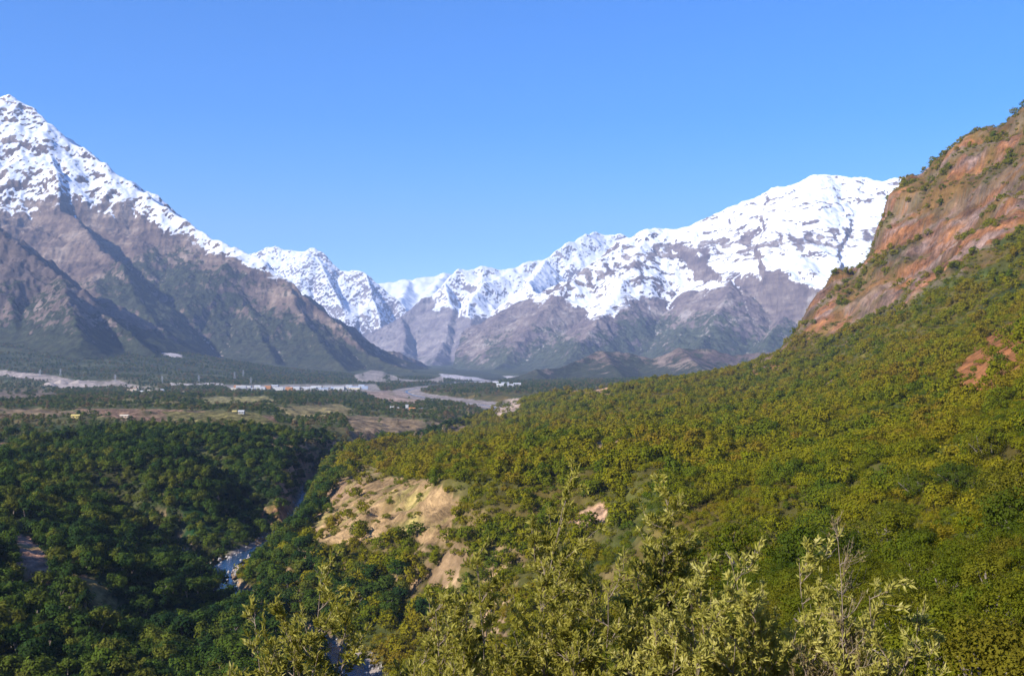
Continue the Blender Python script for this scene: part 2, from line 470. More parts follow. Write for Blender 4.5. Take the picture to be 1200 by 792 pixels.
def bare_mask(x, y, m):
    u, v = m['u'], m['v']
    r = m['r']
    jit = np.clip(12 * 300 / (r + 100), 1.2, 9)
    ju = u + jit * fbm(x / (r * .016 + 2), y / (r * .016 + 2), 4, 61)
    jv = v + .5 * jit * fbm(x / (r * .016 + 2) + 9, y / (r * .016 + 2), 4, 62)
    w = np.zeros(x.shape); c = np.zeros(x.shape + (3,))
    rag = fbm(x / (r * .02 + 3), y / (r * .02 + 3), 5, 63) - .25 * smooth(1500, 2500, r)
    for poly, d0, d1, cc, k in BARE:
        us = [q[0] for q in poly]; vs = [q[1] for q in poly]
        s = (ju > min(us)) & (ju < max(us)) & (jv > min(vs)) & (jv < max(vs)) & (y > d0) & (y < d1)
        if not s.any(): continue
        ii = np.where(s)
        hit = inpoly(ju[ii], jv[ii], poly)
        kk = np.clip(k * (1.35 + 1.1 * rag[ii]), 0, min(k, 1))
        w[ii] = np.where(hit, kk, w[ii])
        c[ii] = np.where(hit[..., None], np.array(cc), c[ii])
    return w, c

def build_ground():
    azd = np.radians(np.arange(-32.0, 32.001, 0.082))
    azs = np.radians(np.concatenate([np.arange(32.6, 90, 1.2), np.arange(90, 270.1, 5.0), np.arange(271.2, 327.5, 1.2)]))
    az = np.concatenate([azd, azs])
    def geo(a, b, n): return np.geomspace(a, b, n, endpoint=False)
    rr = np.concatenate([geo(0.6, 30, 50), geo(30, 200, 140), geo(200, 700, 250), geo(700, 1800, 330), geo(1800, 6000, 220), geo(6000, 22000, 50), [22000]])
    na, nr = len(az), len(rr)
    A, R = np.meshgrid(az, rr, indexing='ij')
    X, Y = R * np.sin(A), R * np.cos(A)
    Z, m = ground_z(X, Y)
    m['u'], m['v'] = pix(X, Y, Z)
    # normals for slope
    gz = np.gradient(Z, axis=1) / np.gradient(R, axis=1)
    ga = np.gradient(Z, axis=0) / (np.gradient(np.unwrap(A, axis=0), axis=0) * R + 1e-6)
    slope = np.sqrt(gz ** 2 + ga ** 2)
    w, bc = bare_mask(X, Y, m)
    right = m['side'] > 0
    Z += (m['r'] < 1100) * np.clip(w, 0, 1) * 1.5 * (ridged(X / 9, Y / 9, 4, 121) - .6) + (m['cl'] * (m['r'] > 500)) * 1.8 * (ridged(X / 16, Y / 16, 4, 123, .6) - .6)
    n1 = fbm(X / 70, Y / 70, 5, 81)[..., None]; n2 = fbm(X / 9, Y / 9, 5, 83)[..., None]
    colR = np.array([0.075, 0.065, 0.016]) + np.array([0.05, 0.02, 0.006]) * n1 + np.array([0.02, 0.02, 0.004]) * n2
    colL = np.array([0.042, 0.05, 0.018]) + np.array([0.03, 0.012, 0.006]) * n1 + np.array([0.012, 0.012, 0.004]) * n2
    col = np.where(right[..., None], colR, colL)
    # valley floor further out: dry grass between the trees
    vf = (smooth(800, 1400, m['r']) * (~right))[..., None]
    dry = np.array([0.11, 0.10, 0.04]) + np.array([0.08, 0.035, 0.018]) * fbm(X / 160, Y / 60, 5, 87)[..., None]
    col = col * (1 - vf * .7) + dry * vf * .7
    # far fan: dull green
    fan = (smooth(3200, 4000, m['r']) * np.ones(X.shape))[..., None]
    fc = np.array([0.055, 0.062, 0.03]) + np.array([0.03, 0.025, 0.012]) * fbm(X / 120, Y / 120, 6, 89)[..., None]
    col = col * (1 - fan) + fc * fan
    # gravel along the river
    gd = m['rd'] + 6 * fbm(X / 40, Y / 40, 4, 91) * smooth(1200, 2200, m['r'])
    gr = (smooth(m['gw'] + 1.5, m['gw'] - 2, gd + 1.2 * n2[..., 0]) * (Y > 60))[..., None]
    gcol = np.array([0.30, 0.25, 0.215]) * (0.8 + 0.35 * n2)
    col = col * (1 - gr) + gcol * gr
    # bare gorge walls where steep
    gs = (smooth(0.75, 1.15, slope + .25 * n1[..., 0]) * smooth(90, 20, m['rd']) * (m['r'] < 1800) * (Y > 200) * (m['cl'] < .1))[..., None]
    col = col * (1 - gs) + (np.array([0.33, 0.21, 0.12]) * (0.9 + 0.4 * n2)) * gs
    # cliffs of the right hillside
    rn = fbm(X / 55, Y / 55 + Z / 26, 5, 93)
    t1 = smooth(-.15, .3, rn)[..., None]; t2 = smooth(.05, .5, fbm(X / 35, Y / 35 + Z / 12, 5, 94))[..., None]
    rockc = (np.array([0.245, 0.108, 0.048]) * (1 - t1) + np.array([0.23, 0.15, 0.12]) * t1) * (1 - .65 * t2) + np.array([0.11, 0.065, 0.048]) * .65 * t2
    rockc = rockc * (0.95 + .25 * fbm(X / 14, Z / 8, 5, 95)[..., None]) + np.array([.02, .0, -.01]) * n2
    band = m['v'] - 0
    # hand-placed extent of the rock: above a line from (930,395) up to (1200,285), with green tongues
    lin = np.interp(m['u'], [900, 940, 1000, 1060, 1110, 1160, 1200, 1300], [440, 398, 385, 350, 310, 300, 268, 240])
    rk = smooth(14, -16, m['v'] - lin + 26 * fbm(X / 90, Y / 90, 4, 97)) * smooth(600, 800, m['r']) * (m['u'] > 880) * (Y > 300)
    rk = rk * smooth(0.25, 0.62, slope + .38 * fbm(X / 60, Y / 60, 4, 99) + 0.12)
    top = smooth(120, 35, m['v'] - np.interp(m['u'], [900, 1030, 1075, 1200, 1400], [420, 260, 207, 132, 10]))
    rk = rk * (1 - 0.6 * top * smooth(-.35, .15, fbm(X / 45, Y / 45, 4, 101))) * (1 - .6 * smooth(.2, .4, fbm(X / 60 + 5, Y / 60 + Z / 50, 4, 103)))
    rk3 = rk[..., None]
    col = col * (1 - rk3) + rockc * rk3
    w3 = w[..., None]
    bn = fbm(X / 11, Y / 11, 5, 111)[..., None]; bn2 = fbm(X / 26, Y / 26, 4, 113)[..., None]
    bc = bc * (1 + .38 * bn); gy_ = smooth(.1, .5, bn2) * ((m['r'] < 1000) & (m['u'] < 560))[..., None] * .6; bc = bc * (1 - gy_) + np.array([.21, .19, .045]) * gy_
    col = col * (1 - w3) + bc * (0.92 + 0.3 * n2) * w3
    veg = (1 - rk) * (1 - np.clip(w * 1.15, 0, 1)) * (1 - gr[..., 0]) * (1 - gs[..., 0] * .8)
    col = np.clip(col, 0.01, 0.8)
    idx = np.arange(na * nr).reshape(na, nr)
    nxt = np.roll(idx, -1, axis=0)
    faces = np.stack([idx[:, :-1], idx[:, 1:], nxt[:, 1:], nxt[:, :-1]], -1)
    V = np.stack([X, Y, Z], -1).reshape(-1, 3)
    rockattr = np.clip(rk + .9 * w + .5 * gs[..., 0] + .4 * gr[..., 0], 0, 1)
    # split the sheet: the hill on the right against the rest
    fu, fr = m['u'][:, :-1], m['r'][:, :-1]
    thr = np.interp(fu, [560, 600, 700, 800, 900, 1000, 1100, 1200, 1300], [9999, 9999, 9999, 1500, 1050, 600, 420, 300, 280])
    hill = (fu > 760) & (fr > thr) & (fr < 2300) & (Y[:, :-1] > 100)
    mat = ground_material()
    out = []
    for nm, msk in (('ground', ~hill), ('hill', hill)):
        fs = faces[msk]
        used, inv = np.unique(fs.ravel(), return_inverse=True)
        fv = inv.reshape(-1, 4)
        me = mesh_np(nm, V[used], fv, mat, True, {'col': col.reshape(-1, 3)[used], 'rock': rockattr.ravel()[used]})
        o = obj(nm, me); o['kind'] = 'structure'
        out.append(o)
    # cap under the camera
    inner = idx[:, 0]
    cv = np.vstack([V[inner], [[0, 0, float(Z[:, 0].mean())]]])
    k = np.arange(na)
    return dict(az=azd, rr=rr, na=len(azd), X=X, Y=Y, Z=Z, veg=veg, bare=w, m=m, slope=slope, rk=rk)

GR = build_ground()

def sample_ground(x, y, arr):
    """bilinear lookup of a ground array at points inside the view fan"""
    th = np.arctan2(x, y); r = np.sqrt(x * x + y * y)
    fa = np.clip((th - GR['az'][0]) / (GR['az'][1] - GR['az'][0]), 0, GR['na'] - 1.001)
    fr = np.interp(r, GR['rr'], np.arange(len(GR['rr'])))
    fr = np.clip(fr, 0, len(GR['rr']) - 1.001)
    ia, ir = fa.astype(int), fr.astype(int)
    ta, tr = fa - ia, fr - ir
    return (arr[ia, ir] * (1 - ta) * (1 - tr) + arr[ia + 1, ir] * ta * (1 - tr) + arr[ia, ir + 1] * (1 - ta) * tr + arr[ia + 1, ir + 1] * ta * tr)

# ------------------------------------------------------------------ mountains: ridge lines -> eroded relief
def erode(h, cell, K, iters, m_exp=0.45, dt=1.0):
    ny, nx = h.shape
    n = ny * nx
    offs = [(-1, -1), (-1, 0), (-1, 1), (0, -1), (0, 1), (1, -1), (1, 0), (1, 1)]
    ids = np.arange(n).reshape(ny, nx)
    acc = None
    for it in range(iters):
        best = np.zeros((ny, nx)); rec = ids.copy(); dist = np.full((ny, nx), cell)
        for dy, dx in offs:
            L = cell * math.hypot(dy, dx)
            ys, yd = slice(max(0, -dy), ny - max(0, dy)), slice(max(0, dy), ny - max(0, -dy))
            xs, xd = slice(max(0, -dx), nx - max(0, dx)), slice(max(0, dx), nx - max(0, -dx))
            s = (h[ys, xs] - h[yd, xd]) / L
            b = best[ys, xs]; mk = s > b
            best[ys, xs] = np.where(mk, s, b)
            rec[ys, xs] = np.where(mk, ids[yd, xd], rec[ys, xs])
            dist[ys, xs] = np.where(mk, L, dist[ys, xs])
        hf = h.ravel()
        order = np.argsort(hf, kind='stable').tolist()
        rl = rec.ravel().tolist()
        A = [1.0] * n
        for i in reversed(order):
            j = rl[i]
            if j != i: A[j] += A[i]
        acc = np.array(A).reshape(ny, nx)
        Fk = (K * dt * (acc * cell * cell) ** m_exp / dist).ravel().tolist()
        hl = hf.tolist()
        for i in order:
            j = rl[i]
            if j != i:
                f = Fk[i]
                hl[i] = (hl[i] + f * hl[j]) / (1 + f)
        h = np.array(hl).reshape(ny, nx)
        # lift pits and let steep slopes creep a little
        nb = np.minimum(np.minimum(np.roll(h, 1, 0), np.roll(h, -1, 0)), np.minimum(np.roll(h, 1, 1), np.roll(h, -1, 1)))
        inner = np.zeros_like(h, bool); inner[1:-1, 1:-1] = True
        h = np.where(inner & (h < nb), nb + 0.05, h)
        lap = np.roll(h, 1, 0) + np.roll(h, -1, 0) + np.roll(h, 1, 1) + np.roll(h, -1, 1) - 4 * h
        h = np.where(inner, h + 0.02 * lap, h)
    return h, acc

def upsample(a, k):
    ny, nx = a.shape
    yi = np.linspace(0, ny - 1, (ny - 1) * k + 1); xi = np.linspace(0, nx - 1, (nx - 1) * k + 1)
    def cub(arr, t, ax):
        i = np.clip(np.floor(t).astype(int), 0, arr.shape[ax] - 2); f = t - i
        g = lambda o: np.take(arr, np.clip(i + o, 0, arr.shape[ax] - 1), axis=ax)
        f = f[:, None] if ax == 0 else f[None, :]
        p0, p1, p2, p3 = g(-1), g(0), g(1), g(2)
        return p1 + .5 * f * (p2 - p0 + f * (2 * p0 - 5 * p1 + 4 * p2 - p3 + f * (3 * (p1 - p2) + p3 - p0)))
    return cub(cub(a, yi, 0), xi, 1)

def mountain(name, label, ridges, pad, cell, k, mat, K, iters, slope, snow_fn, veg_fn, rough, seed, base=None, xlim=None, scree=None, jag=1.0):
    R3 = [np.array([P(*q) for q in rl]) for rl in ridges]
    allp = np.vstack(R3)
    x0, y0 = allp[:, 0].min() - pad[0], allp[:, 1].min() - pad[1]
    x1, y1 = allp[:, 0].max() + pad[2], allp[:, 1].max() + pad[3]
    if xlim: x0, x1 = max(x0, xlim[0]), min(x1, xlim[1])
    nx, ny = int((x1 - x0) / cell) + 1, int((y1 - y0) / cell) + 1
    X, Y = np.meshgrid(x0 + np.arange(nx) * cell, y0 + np.arange(ny) * cell)
    if base is None:
        gb = rbf(X, Y) - 12.0
    else:
        gb = np.full(X.shape, base)
    h = gb.copy()
    wx = X + 90 * fbm(X / 700, Y / 700, 4, seed + 5); wy = Y + 90 * fbm(X / 700 + 7, Y / 700, 4, seed + 6)
    for i, rl in enumerate(R3):
        d0, ex0, _ = segdist(X, Y, rl)
        d1, ex1, _ = segdist(wx, wy, rl)
        t = smooth(0, 250, d0)
        d = d0 * (1 - t) + d1 * t; zr = ex0[0] * (1 - t) + ex1[0] * t
        hh = np.maximum(zr - gb, 1.0)
        s = slope * (0.95 + .10 * perlin(X / 900, Y / 900, seed + i))
        L = hh * 2.2
        hr = gb + hh - L * .75 * (1 - np.exp(-d * s / (L * .75)))
        h = np.maximum(h, hr)
    rel = smooth(0, 250, h - gb)
    h = h + rel * rough * (fbm(X / 260, Y / 260, 5, seed + 20) * 1.0 + 0.6 * (ridged(X / 170, Y / 170, 4, seed + 30) - .6)) * smooth(0, 120, np.minimum(1e9, h - gb))
    h, acc = erode(h, cell, K, iters)
    H = upsample(h, k); AC = upsample(np.log(acc), k); GB = upsample(gb, k)
    c2 = cell / k
    XX, YY = np.meshgrid(x0 + np.arange(H.shape[1]) * c2, y0 + np.arange(H.shape[0]) * c2)
    rel = .25 * smooth(2, 25, H - GB) + .75 * smooth(10, 170, H - GB)
    H0 = H
    det = rel * rough * .42 * (ridged(XX / 110, YY / 110, 5, seed + 40, .55) - .62) + rel * jag * rough * .16 * fbm(XX / 28, YY / 28, 4, seed + 50)
    H = H0 + det
    gy, gx = np.gradient(H, c2)
    nz = 1 / np.sqrt(1 + gx ** 2 + gy ** 2)
    U, V = pix(XX, YY, H)
    ctx = dict(x=XX, y=YY, z=H, u=U, v=V, nz=nz, gx=gx, gy=gy, acc=AC, seed=seed, rel=H - GB)
    snow = snow_fn(ctx) if snow_fn else np.full(H.shape, -1.0)
    H = H0 + det * (1 - .62 * smooth(.42, .7, snow))         # snow fills the small hollows
    veg = veg_fn(ctx) if veg_fn else np.full(H.shape, -1.0)
    scr = scree(ctx) if scree else np.full(H.shape, -1.0)
    idx = np.arange(H.size).reshape(H.shape)
    faces = np.stack([idx[:-1, :-1], idx[:-1, 1:], idx[1:, 1:], idx[1:, :-1]], -1)
    keep = ((H - GB) > -30)
    fk = keep[:-1, :-1] & keep[1:, 1:]
    faces = faces[fk]
    me = mesh_np(name, np.stack([XX, YY, H], -1).reshape(-1, 3), faces, mat, True, {'snow': snow.ravel(), 'veg': veg.ravel(), 'scree': scr.ravel()})
    o = obj(name, me)
    tag(o, label=label, kind='structure')
    return o

def line_snow(pts, soft=22.0, steep=(0.52, 0.72), wob=14.0, k_slope=0.45, bands=0.0, cap=.42, rockband=None):
    us = [p[0] for p in pts]; vs = [p[1] for p in pts]
    def f(c):
        ln = np.interp(c['u'], us, vs) + wob * fbm(c['x'] / 260, c['z'] / 200, 4, c['seed'] + 70) - 5 * np.clip(c['acc'] - 2, 0, 4)*-1
        s = 0.5 + np.clip((ln - c['v']) / soft, -1, cap)
        sl = smooth(steep[0], steep[1], c['nz'])
        s = s - k_slope * (1 - sl)
        if rockband:
            bl = np.interp(c['u'], [q[0] for q in rockband], [q[1] for q in rockband])
            nb = fbm(c['x'] / 130, c['z'] / 90, 4, c['seed'] + 71)
            s = s - .62 * np.exp(-((c['v'] - bl + 9 * nb) / 11) ** 2) * np.clip(.75 + .9 * fbm(c['x'] / 60, c['z'] / 120, 4, c['seed'] + 72), .1, 1.1)
        if bands:
            b = np.sin(c['z'] / 19 + 3.5 * fbm(c['x'] / 420, c['y'] / 420, 4, c['seed'] + 3)) + 1.1 * fbm(c['x'] / 150, c['y'] / 150, 4, c['seed'] + 4) - .15
            s = s - bands * smooth(.35, 1.2, b) * smooth(.93, .75, c['nz'])
        return s
    return f

def veg_line(pts, soft=40.0, nzr=(0.55, 0.8), hi=0.95):
    us = [p[0] for p in pts]; vs = [p[1] for p in pts]
    def f(c):
        ln = np.interp(c['u'], us, vs) + 18 * fbm(c['x'] / 350, c['z'] / 250, 4, c['seed'] + 60)
        return np.clip(0.5 + (c['v'] - ln) / soft, -0.3, hi) * (0.45 + 0.55 * smooth(nzr[0], nzr[1], c['nz']))
    return f

def gully_scree(c):
    return smooth(2.6, 5.0, c['acc']) * smooth(.6, .75, c['nz']) * smooth(0.93, .82, c['nz']) * 0.6

BROWN = [(0.05, 0.037, 0.036), (0.13, 0.092, 0.075), (0.195, 0.142, 0.108), (0.32, 0.25, 0.20)]
GREYB = [(0.06, 0.048, 0.052), (0.13, 0.10, 0.10), (0.19, 0.15, 0.135), (0.32, 0.28, 0.26)]
PURP = [(0.09, 0.075, 0.09), (0.16, 0.135, 0.15), (0.22, 0.19, 0.19), (0.34, 0.30, 0.29)]
m_brown = rock_material('brown_rock', BROWN, (0.028, 0.036, 0.016), 20)
m_dark = rock_material('dark_rock', [(0.05, 0.04, 0.04), (0.10, 0.075, 0.065), (0.15, 0.11, 0.09), (0.27, 0.21, 0.18)], (0.026, 0.034, 0.016), 16)
m_grey = rock_material('grey_rock', GREYB, (0.042, 0.052, 0.028))
m_far = rock_material('far_rock', PURP, (0.05, 0.055, 0.04), 18, .8)

mountain('mountain', 'brown mountain with a snowy crest rising to the upper left corner',
    [[(-330, 70, 7900), (-200, 80, 7700), (-100, 92, 7600), (-40, 104, 7500), (0, 113, 7400), (30, 123, 7380), (52, 136, 7350), (75, 155, 7300), (110, 180, 7200), (150, 206, 7100), (180, 232, 7000), (215, 255, 6900), (250, 277, 6800), (300, 300, 6700), (330, 322, 6600), (350, 338, 6500), (385, 372, 6400), (410, 392, 6300), (432, 412, 6200), (455, 424, 6100), (485, 433, 5900)],
     [(52, 136, 7350), (62, 190, 7000), (70, 236, 6700), (110, 275, 6400), (150, 325, 6000), (185, 385, 5500)],
     [(150, 206, 7100), (152, 256, 6900), (190, 310, 6600), (215, 370, 6200), (240, 415, 5700)],
     [(250, 277, 6800), (275, 330, 6500), (305, 385, 6100), (325, 430, 5600)],
     [(330, 322, 6600), (355, 365, 6250), (380, 405, 5900), (405, 432, 5500)],
     [(-200, 80, 7700), (-180, 200, 6800), (-150, 300, 6000)]],
    (500, 900, 400, 1200), 17.0, 3, m_brown, 0.0042, 9, 0.95,
    line_snow([(-400, 250), (0, 243), (40, 246), (75, 236), (110, 246), (150, 244), (180, 258), (215, 275), (250, 296), (290, 316), (330, 326), (350, 336), (380, 350), (500, 380)], 16, (.42, .66), 10, .70, cap=.36),
    veg_line([(-200, 320), (0, 325), (100, 340), (150, 306), (200, 286), (260, 308), (330, 348), (420, 396), (500, 412)], 70, (.45, .68), .86), 42, 100, scree=gully_scree)

mountain('hill', 'dark scrubby spur in front of the brown mountain at the left edge',
    [[(-260, 200, 5300), (-160, 222, 5150), (-60, 243, 5000), (0, 263, 4900), (30, 286, 4850), (70, 318, 4800), (100, 345, 4700), (130, 371, 4600), (160, 396, 4480), (180, 412, 4350)],
     [(0, 263, 4900), (5, 330, 4700), (20, 385, 4450)],
     [(70, 318, 4800), (82, 355, 4450), (95, 392, 4150)],
     [(-60, 243, 5000), (-90, 330, 4650)]],
    (400, 500, 300, 700), 14.0, 3, m_dark, 0.0042, 8, 0.95, None,
    veg_line([(-300, 290), (0, 318), (60, 338), (160, 372), (200, 385)], 60, (.55, .75), .9), 44, 200)

mountain('mountain', 'steep snow covered mountain with a jagged crest behind the brown slope',
    [[(200, 305, 15232), (260, 303, 14976), (300, 294, 14720), (312, 289, 14656), (322, 287, 14592), (333, 292, 14528), (348, 292, 14464), (368, 289, 14336), (383, 299, 14272), (400, 317, 14208), (413, 317, 14144), (428, 319, 14080), (450, 337, 14016), (465, 353, 13952), (480, 369, 13824), (500, 387, 13696), (530, 412, 13440)],
     [(368, 289, 14336), (392, 340, 13632), (415, 395, 13056)], [(322, 287, 14592), (345, 340, 13824), (372, 395, 13184)], [(428, 319, 14080), (440, 355, 13568), (448, 392, 13184)]],
    (300, 700, 200, 900), 24.0, 3, m_far, 0.004, 7, 1.0,
    line_snow([(200, 398), (470, 398), (600, 398)], 30, (.44, .68), 14, .62, cap=.30), None, 40, 300, scree=None, jag=1.6)

mountain('mountain', 'farthest pale snowfield seen through the gap at the head of the valley',
    [[(330, 335, 19500), (400, 338, 19300), (445, 331, 19000), (462, 329, 19000), (480, 327, 19000), (500, 322, 19000), (522, 320, 19000), (545, 324, 19200), (600, 330, 19500)],
     [(480, 327, 19000), (470, 350, 17500), (480, 380, 16500)], [(522, 320, 19000), (500, 345, 17800), (500, 380, 16500)]],
    (300, 1000, 400, 1500), 45.0, 2, m_far, 0.004, 6, .8,
    line_snow([(200, 430), (700, 430)], 30, (.4, .6), 14, .5), None, 50, 400)

mountain('mountain', 'grey buttressed mountain with snowfields above its cliffs in the middle',
    [[(405, 418, 11700), (425, 401, 11900), (445, 385, 12000), (470, 370, 12100), (500, 346, 12300), (520, 331, 12400), (537, 315, 12600), (560, 312, 12700), (600, 312, 12900), (640, 302, 13200), (662, 286, 13400), (685, 275, 13700), (700, 270, 14000), (713, 274, 14000), (735, 276, 14000), (770, 288, 14000), (850, 300, 14000)],
     [(520, 331, 12400), (530, 362, 11700), (520, 400, 10900), (505, 428, 10000)],
     [(600, 312, 12900), (560, 338, 12200), (548, 360, 11600), (556, 395, 10800), (560, 425, 10100)],
     [(640, 302, 13200), (625, 325, 12400), (618, 330, 11900), (632, 346, 11300), (622, 380, 10700), (600, 412, 10000)],
     [(470, 370, 12100), (475, 395, 11300), (470, 420, 10400)]],
    (300, 700, 300, 900), 25.0, 3, m_far, 0.0042, 8, .95,
    line_snow([(400, 330), (500, 352), (520, 356), (545, 372), (600, 372), (630, 368), (660, 380), (800, 400)], 20, (.46, .70), 12, .75),
    veg_line([(400, 425), (700, 425)], 40), 38, 500, scree=gully_scree, jag=1.2)

mountain('mountain', 'broad snow topped mountain with banded cliffs and brown lower slopes on the right',
    [[(572, 437, 7400), (590, 424, 7700), (602, 408, 7900), (620, 381, 8200), (650, 346, 8600), (668, 332, 8800), (690, 312, 9000), (720, 291, 9200), (755, 270, 9400), (775, 268, 9500), (795, 266, 9500), (840, 250, 9400), (870, 238, 9350), (900, 222, 9300), (940, 208, 9200), (965, 205, 9200), (985, 208, 9180), (1015, 207, 9100), (1040, 210, 9000), (1068, 207, 9000), (1120, 200, 9000), (1260, 180, 9000)],
     [(755, 270, 9400), (742, 310, 8800), (722, 345, 8300), (695, 385, 7600), (660, 425, 6700)],
     [(900, 222, 9300), (872, 285, 8700), (862, 318, 8100), (850, 350, 7600), (830, 392, 7000), (800, 428, 6200)],
     [(1015, 207, 9100), (968, 275, 8500), (945, 330, 7900), (905, 388, 7100), (890, 425, 6400)],
     [(1120, 200, 9000), (1080, 300, 8000), (1040, 380, 7000)]],
    (300, 900, 300, 1200), 18.0, 3, m_grey, 0.0032, 8, .66,
    line_snow([(560, 330), (640, 352), (665, 360), (690, 372), (710, 366), (730, 352), (760, 346), (800, 344), (830, 338), (860, 322), (900, 340), (940, 352), (980, 350), (1100, 340)], 26, (.46, .68), 11, .65, bands=.48, cap=.40, rockband=[(560, 345), (640, 335), (740, 312), (771, 300), (830, 292), (900, 286), (1010, 277), (1100, 268)]),
    veg_line([(560, 410), (640, 395), (700, 385), (800, 372), (900, 370), (1000, 375)], 60, (.5, .75), .85), 34, 600, scree=gully_scree)

mountain('hill', 'low rocky foothills with tan outcrops under the right mountain',
    [[(612, 440, 4700), (628, 432, 4750), (655, 431, 4850), (680, 420, 5000), (705, 411, 5150), (735, 412, 5200), (765, 420, 5200), (795, 406, 5200), (830, 409, 5200), (860, 414, 5200), (900, 412, 5200), (960, 420, 5200), (1030, 430, 5200)],
     [(705, 411, 5150), (720, 430, 4700), (730, 441, 4300)], [(795, 406, 5200), (812, 422, 4800), (830, 438, 4400)], [(628, 432, 4750), (632, 438, 4550)]],
    (200, 250, 300, 400), 11.0, 2, m_brown, 0.003, 5, .55, None,
    veg_line([(600, 410), (1000, 406)], 90, (.6, .8), .74), 18, 700)


# ------------------------------------------------------------------ water
def build_river():
    pl = RIVER
    n = len(pl)
    tang = np.gradient(pl[:, :2], axis=0)
    tang /= np.linalg.norm(tang, axis=1)[:, None] + 1e-9
    nor = np.stack([-tang[:, 1], tang[:, 0]], 1)
    K = 7
    V = []
    for i in range(n):
        for k in range(K):
            t = k / (K - 1) * 2 - 1
            q = pl[i, :2] + nor[i] * t * pl[i, 3] * 1.15
            V.append((q[0], q[1], pl[i, 2] + 0.12))
    idx = np.arange(n * K).reshape(n, K)
    f = np.stack([idx[:-1, :-1], idx[:-1, 1:], idx[1:, 1:], idx[1:, :-1]], -1).reshape(-1, 4)
    m, nt, b = new_mat('river_water', 0.12, 0.5)
    g = N(nt); p = g.pos()
    a = g.noise(p, 0.35, 5, 0.7, 0.8)
    foam = g.sstep(g.math('ADD', a, g.math('MULTIPLY', g.noise(p, 0.02, 2), 0.5)), 0.90, 1.02)
    g.l(g.mix(foam, (0.015, 0.045, 0.10), (0.75, 0.8, 0.85)), b.inputs['Base Color'])
    g.l(g.math('ADD', g.math('MULTIPLY', foam, 0.6), 0.12), b.inputs['Roughness'])
    g.l(g.bump(g.noise(p, 0.8, 4, 0.6), 0.5, 0.4), b.inputs['Normal'])
    o = obj('river', mesh_np('river', np.array(V), f, m, True))
    o['kind'] = 'structure'
build_river()

# ------------------------------------------------------------------ foliage materials
def leaf_material(name, cols, var=0.25, trans=0.35, patch=0.012, rough=0.7, huejit=1.0, each=.75):
    """cols: three leaf colours; each plant takes its own mix, leaves vary a little"""
    m = bpy.data.materials.new(name); m.use_nodes = True
    nt = m.node_tree; nt.nodes.clear(); g = N(nt)
    out = g.n('ShaderNodeOutputMaterial')
    oi = g.n('ShaderNodeObjectInfo')
    pn = g.noise(oi.outputs['Location'], patch, 3, 0.6)
    r = g.math('ADD', g.math('MULTIPLY', g.math('SUBTRACT', pn, 0.5), 1.7), g.math('ADD', g.math('MULTIPLY', oi.outputs['Random'], each), .5 - each / 2))
    c = g.ramp(r, [(0.12, cols[0]), (0.38, cols[1]), (0.62, cols[2]), (0.88, cols[3])])
    t = g.attr('tint')
    c = g.mix(1.0, c, g.ramp(t, [(0.0, 1 - var), (1.0, 1 + var)]), 'MULTIPLY')
    hs_ = g.n('ShaderNodeHueSaturation')
    g.l(g.math('ADD', 0.485, g.math('MULTIPLY', t, 0.03 * huejit)), hs_.inputs['Hue']); g.l(c, hs_.inputs['Color'])
    c = hs_.outputs[0]
    b = g.n('ShaderNodeBsdfPrincipled'); b.inputs['Roughness'].default_value = rough; b.inputs['Specular IOR Level'].default_value = 0.06
    tr = g.n('ShaderNodeBsdfTranslucent')
    g.l(c, b.inputs['Base Color']); g.l(c, tr.inputs['Color'])
    mx = g.n('ShaderNodeMixShader'); mx.inputs[0].default_value = trans
    g.l(b.outputs[0], mx.inputs[1]); g.l(tr.outputs[0], mx.inputs[2]); g.l(mx.outputs[0], out.inputs['Surface'])
    return m

M_TREE = leaf_material('tree_leaves', [(0.018, 0.042, 0.009), (0.038, 0.072, 0.010), (0.075, 0.11, 0.010), (0.13, 0.135, 0.016)], .35)
M_BUSH = leaf_material('bush_leaves', [(0.075, 0.115, 0.006), (0.15, 0.165, 0.004), (0.215, 0.20, 0.006), (0.21, 0.16, 0.010)], .2, huejit=.4, each=.5, patch=.02)
M_VALLEY = leaf_material('valley_leaves', [(0.036, 0.06, 0.016), (0.062, 0.098, 0.016), (0.105, 0.125, 0.02), (0.17, 0.115, 0.05)], .25)
M_BARK, _nt, _b = new_mat('bark', 0.9, 0.1)
_g = N(_nt)
_g.l(_g.mix(_g.noise(_g.scalev(_g.pos(), (1, 1, .2)), 30, 4), (0.12, 0.095, 0.075), (0.30, 0.25, 0.21)), _b.inputs['Base Color'])

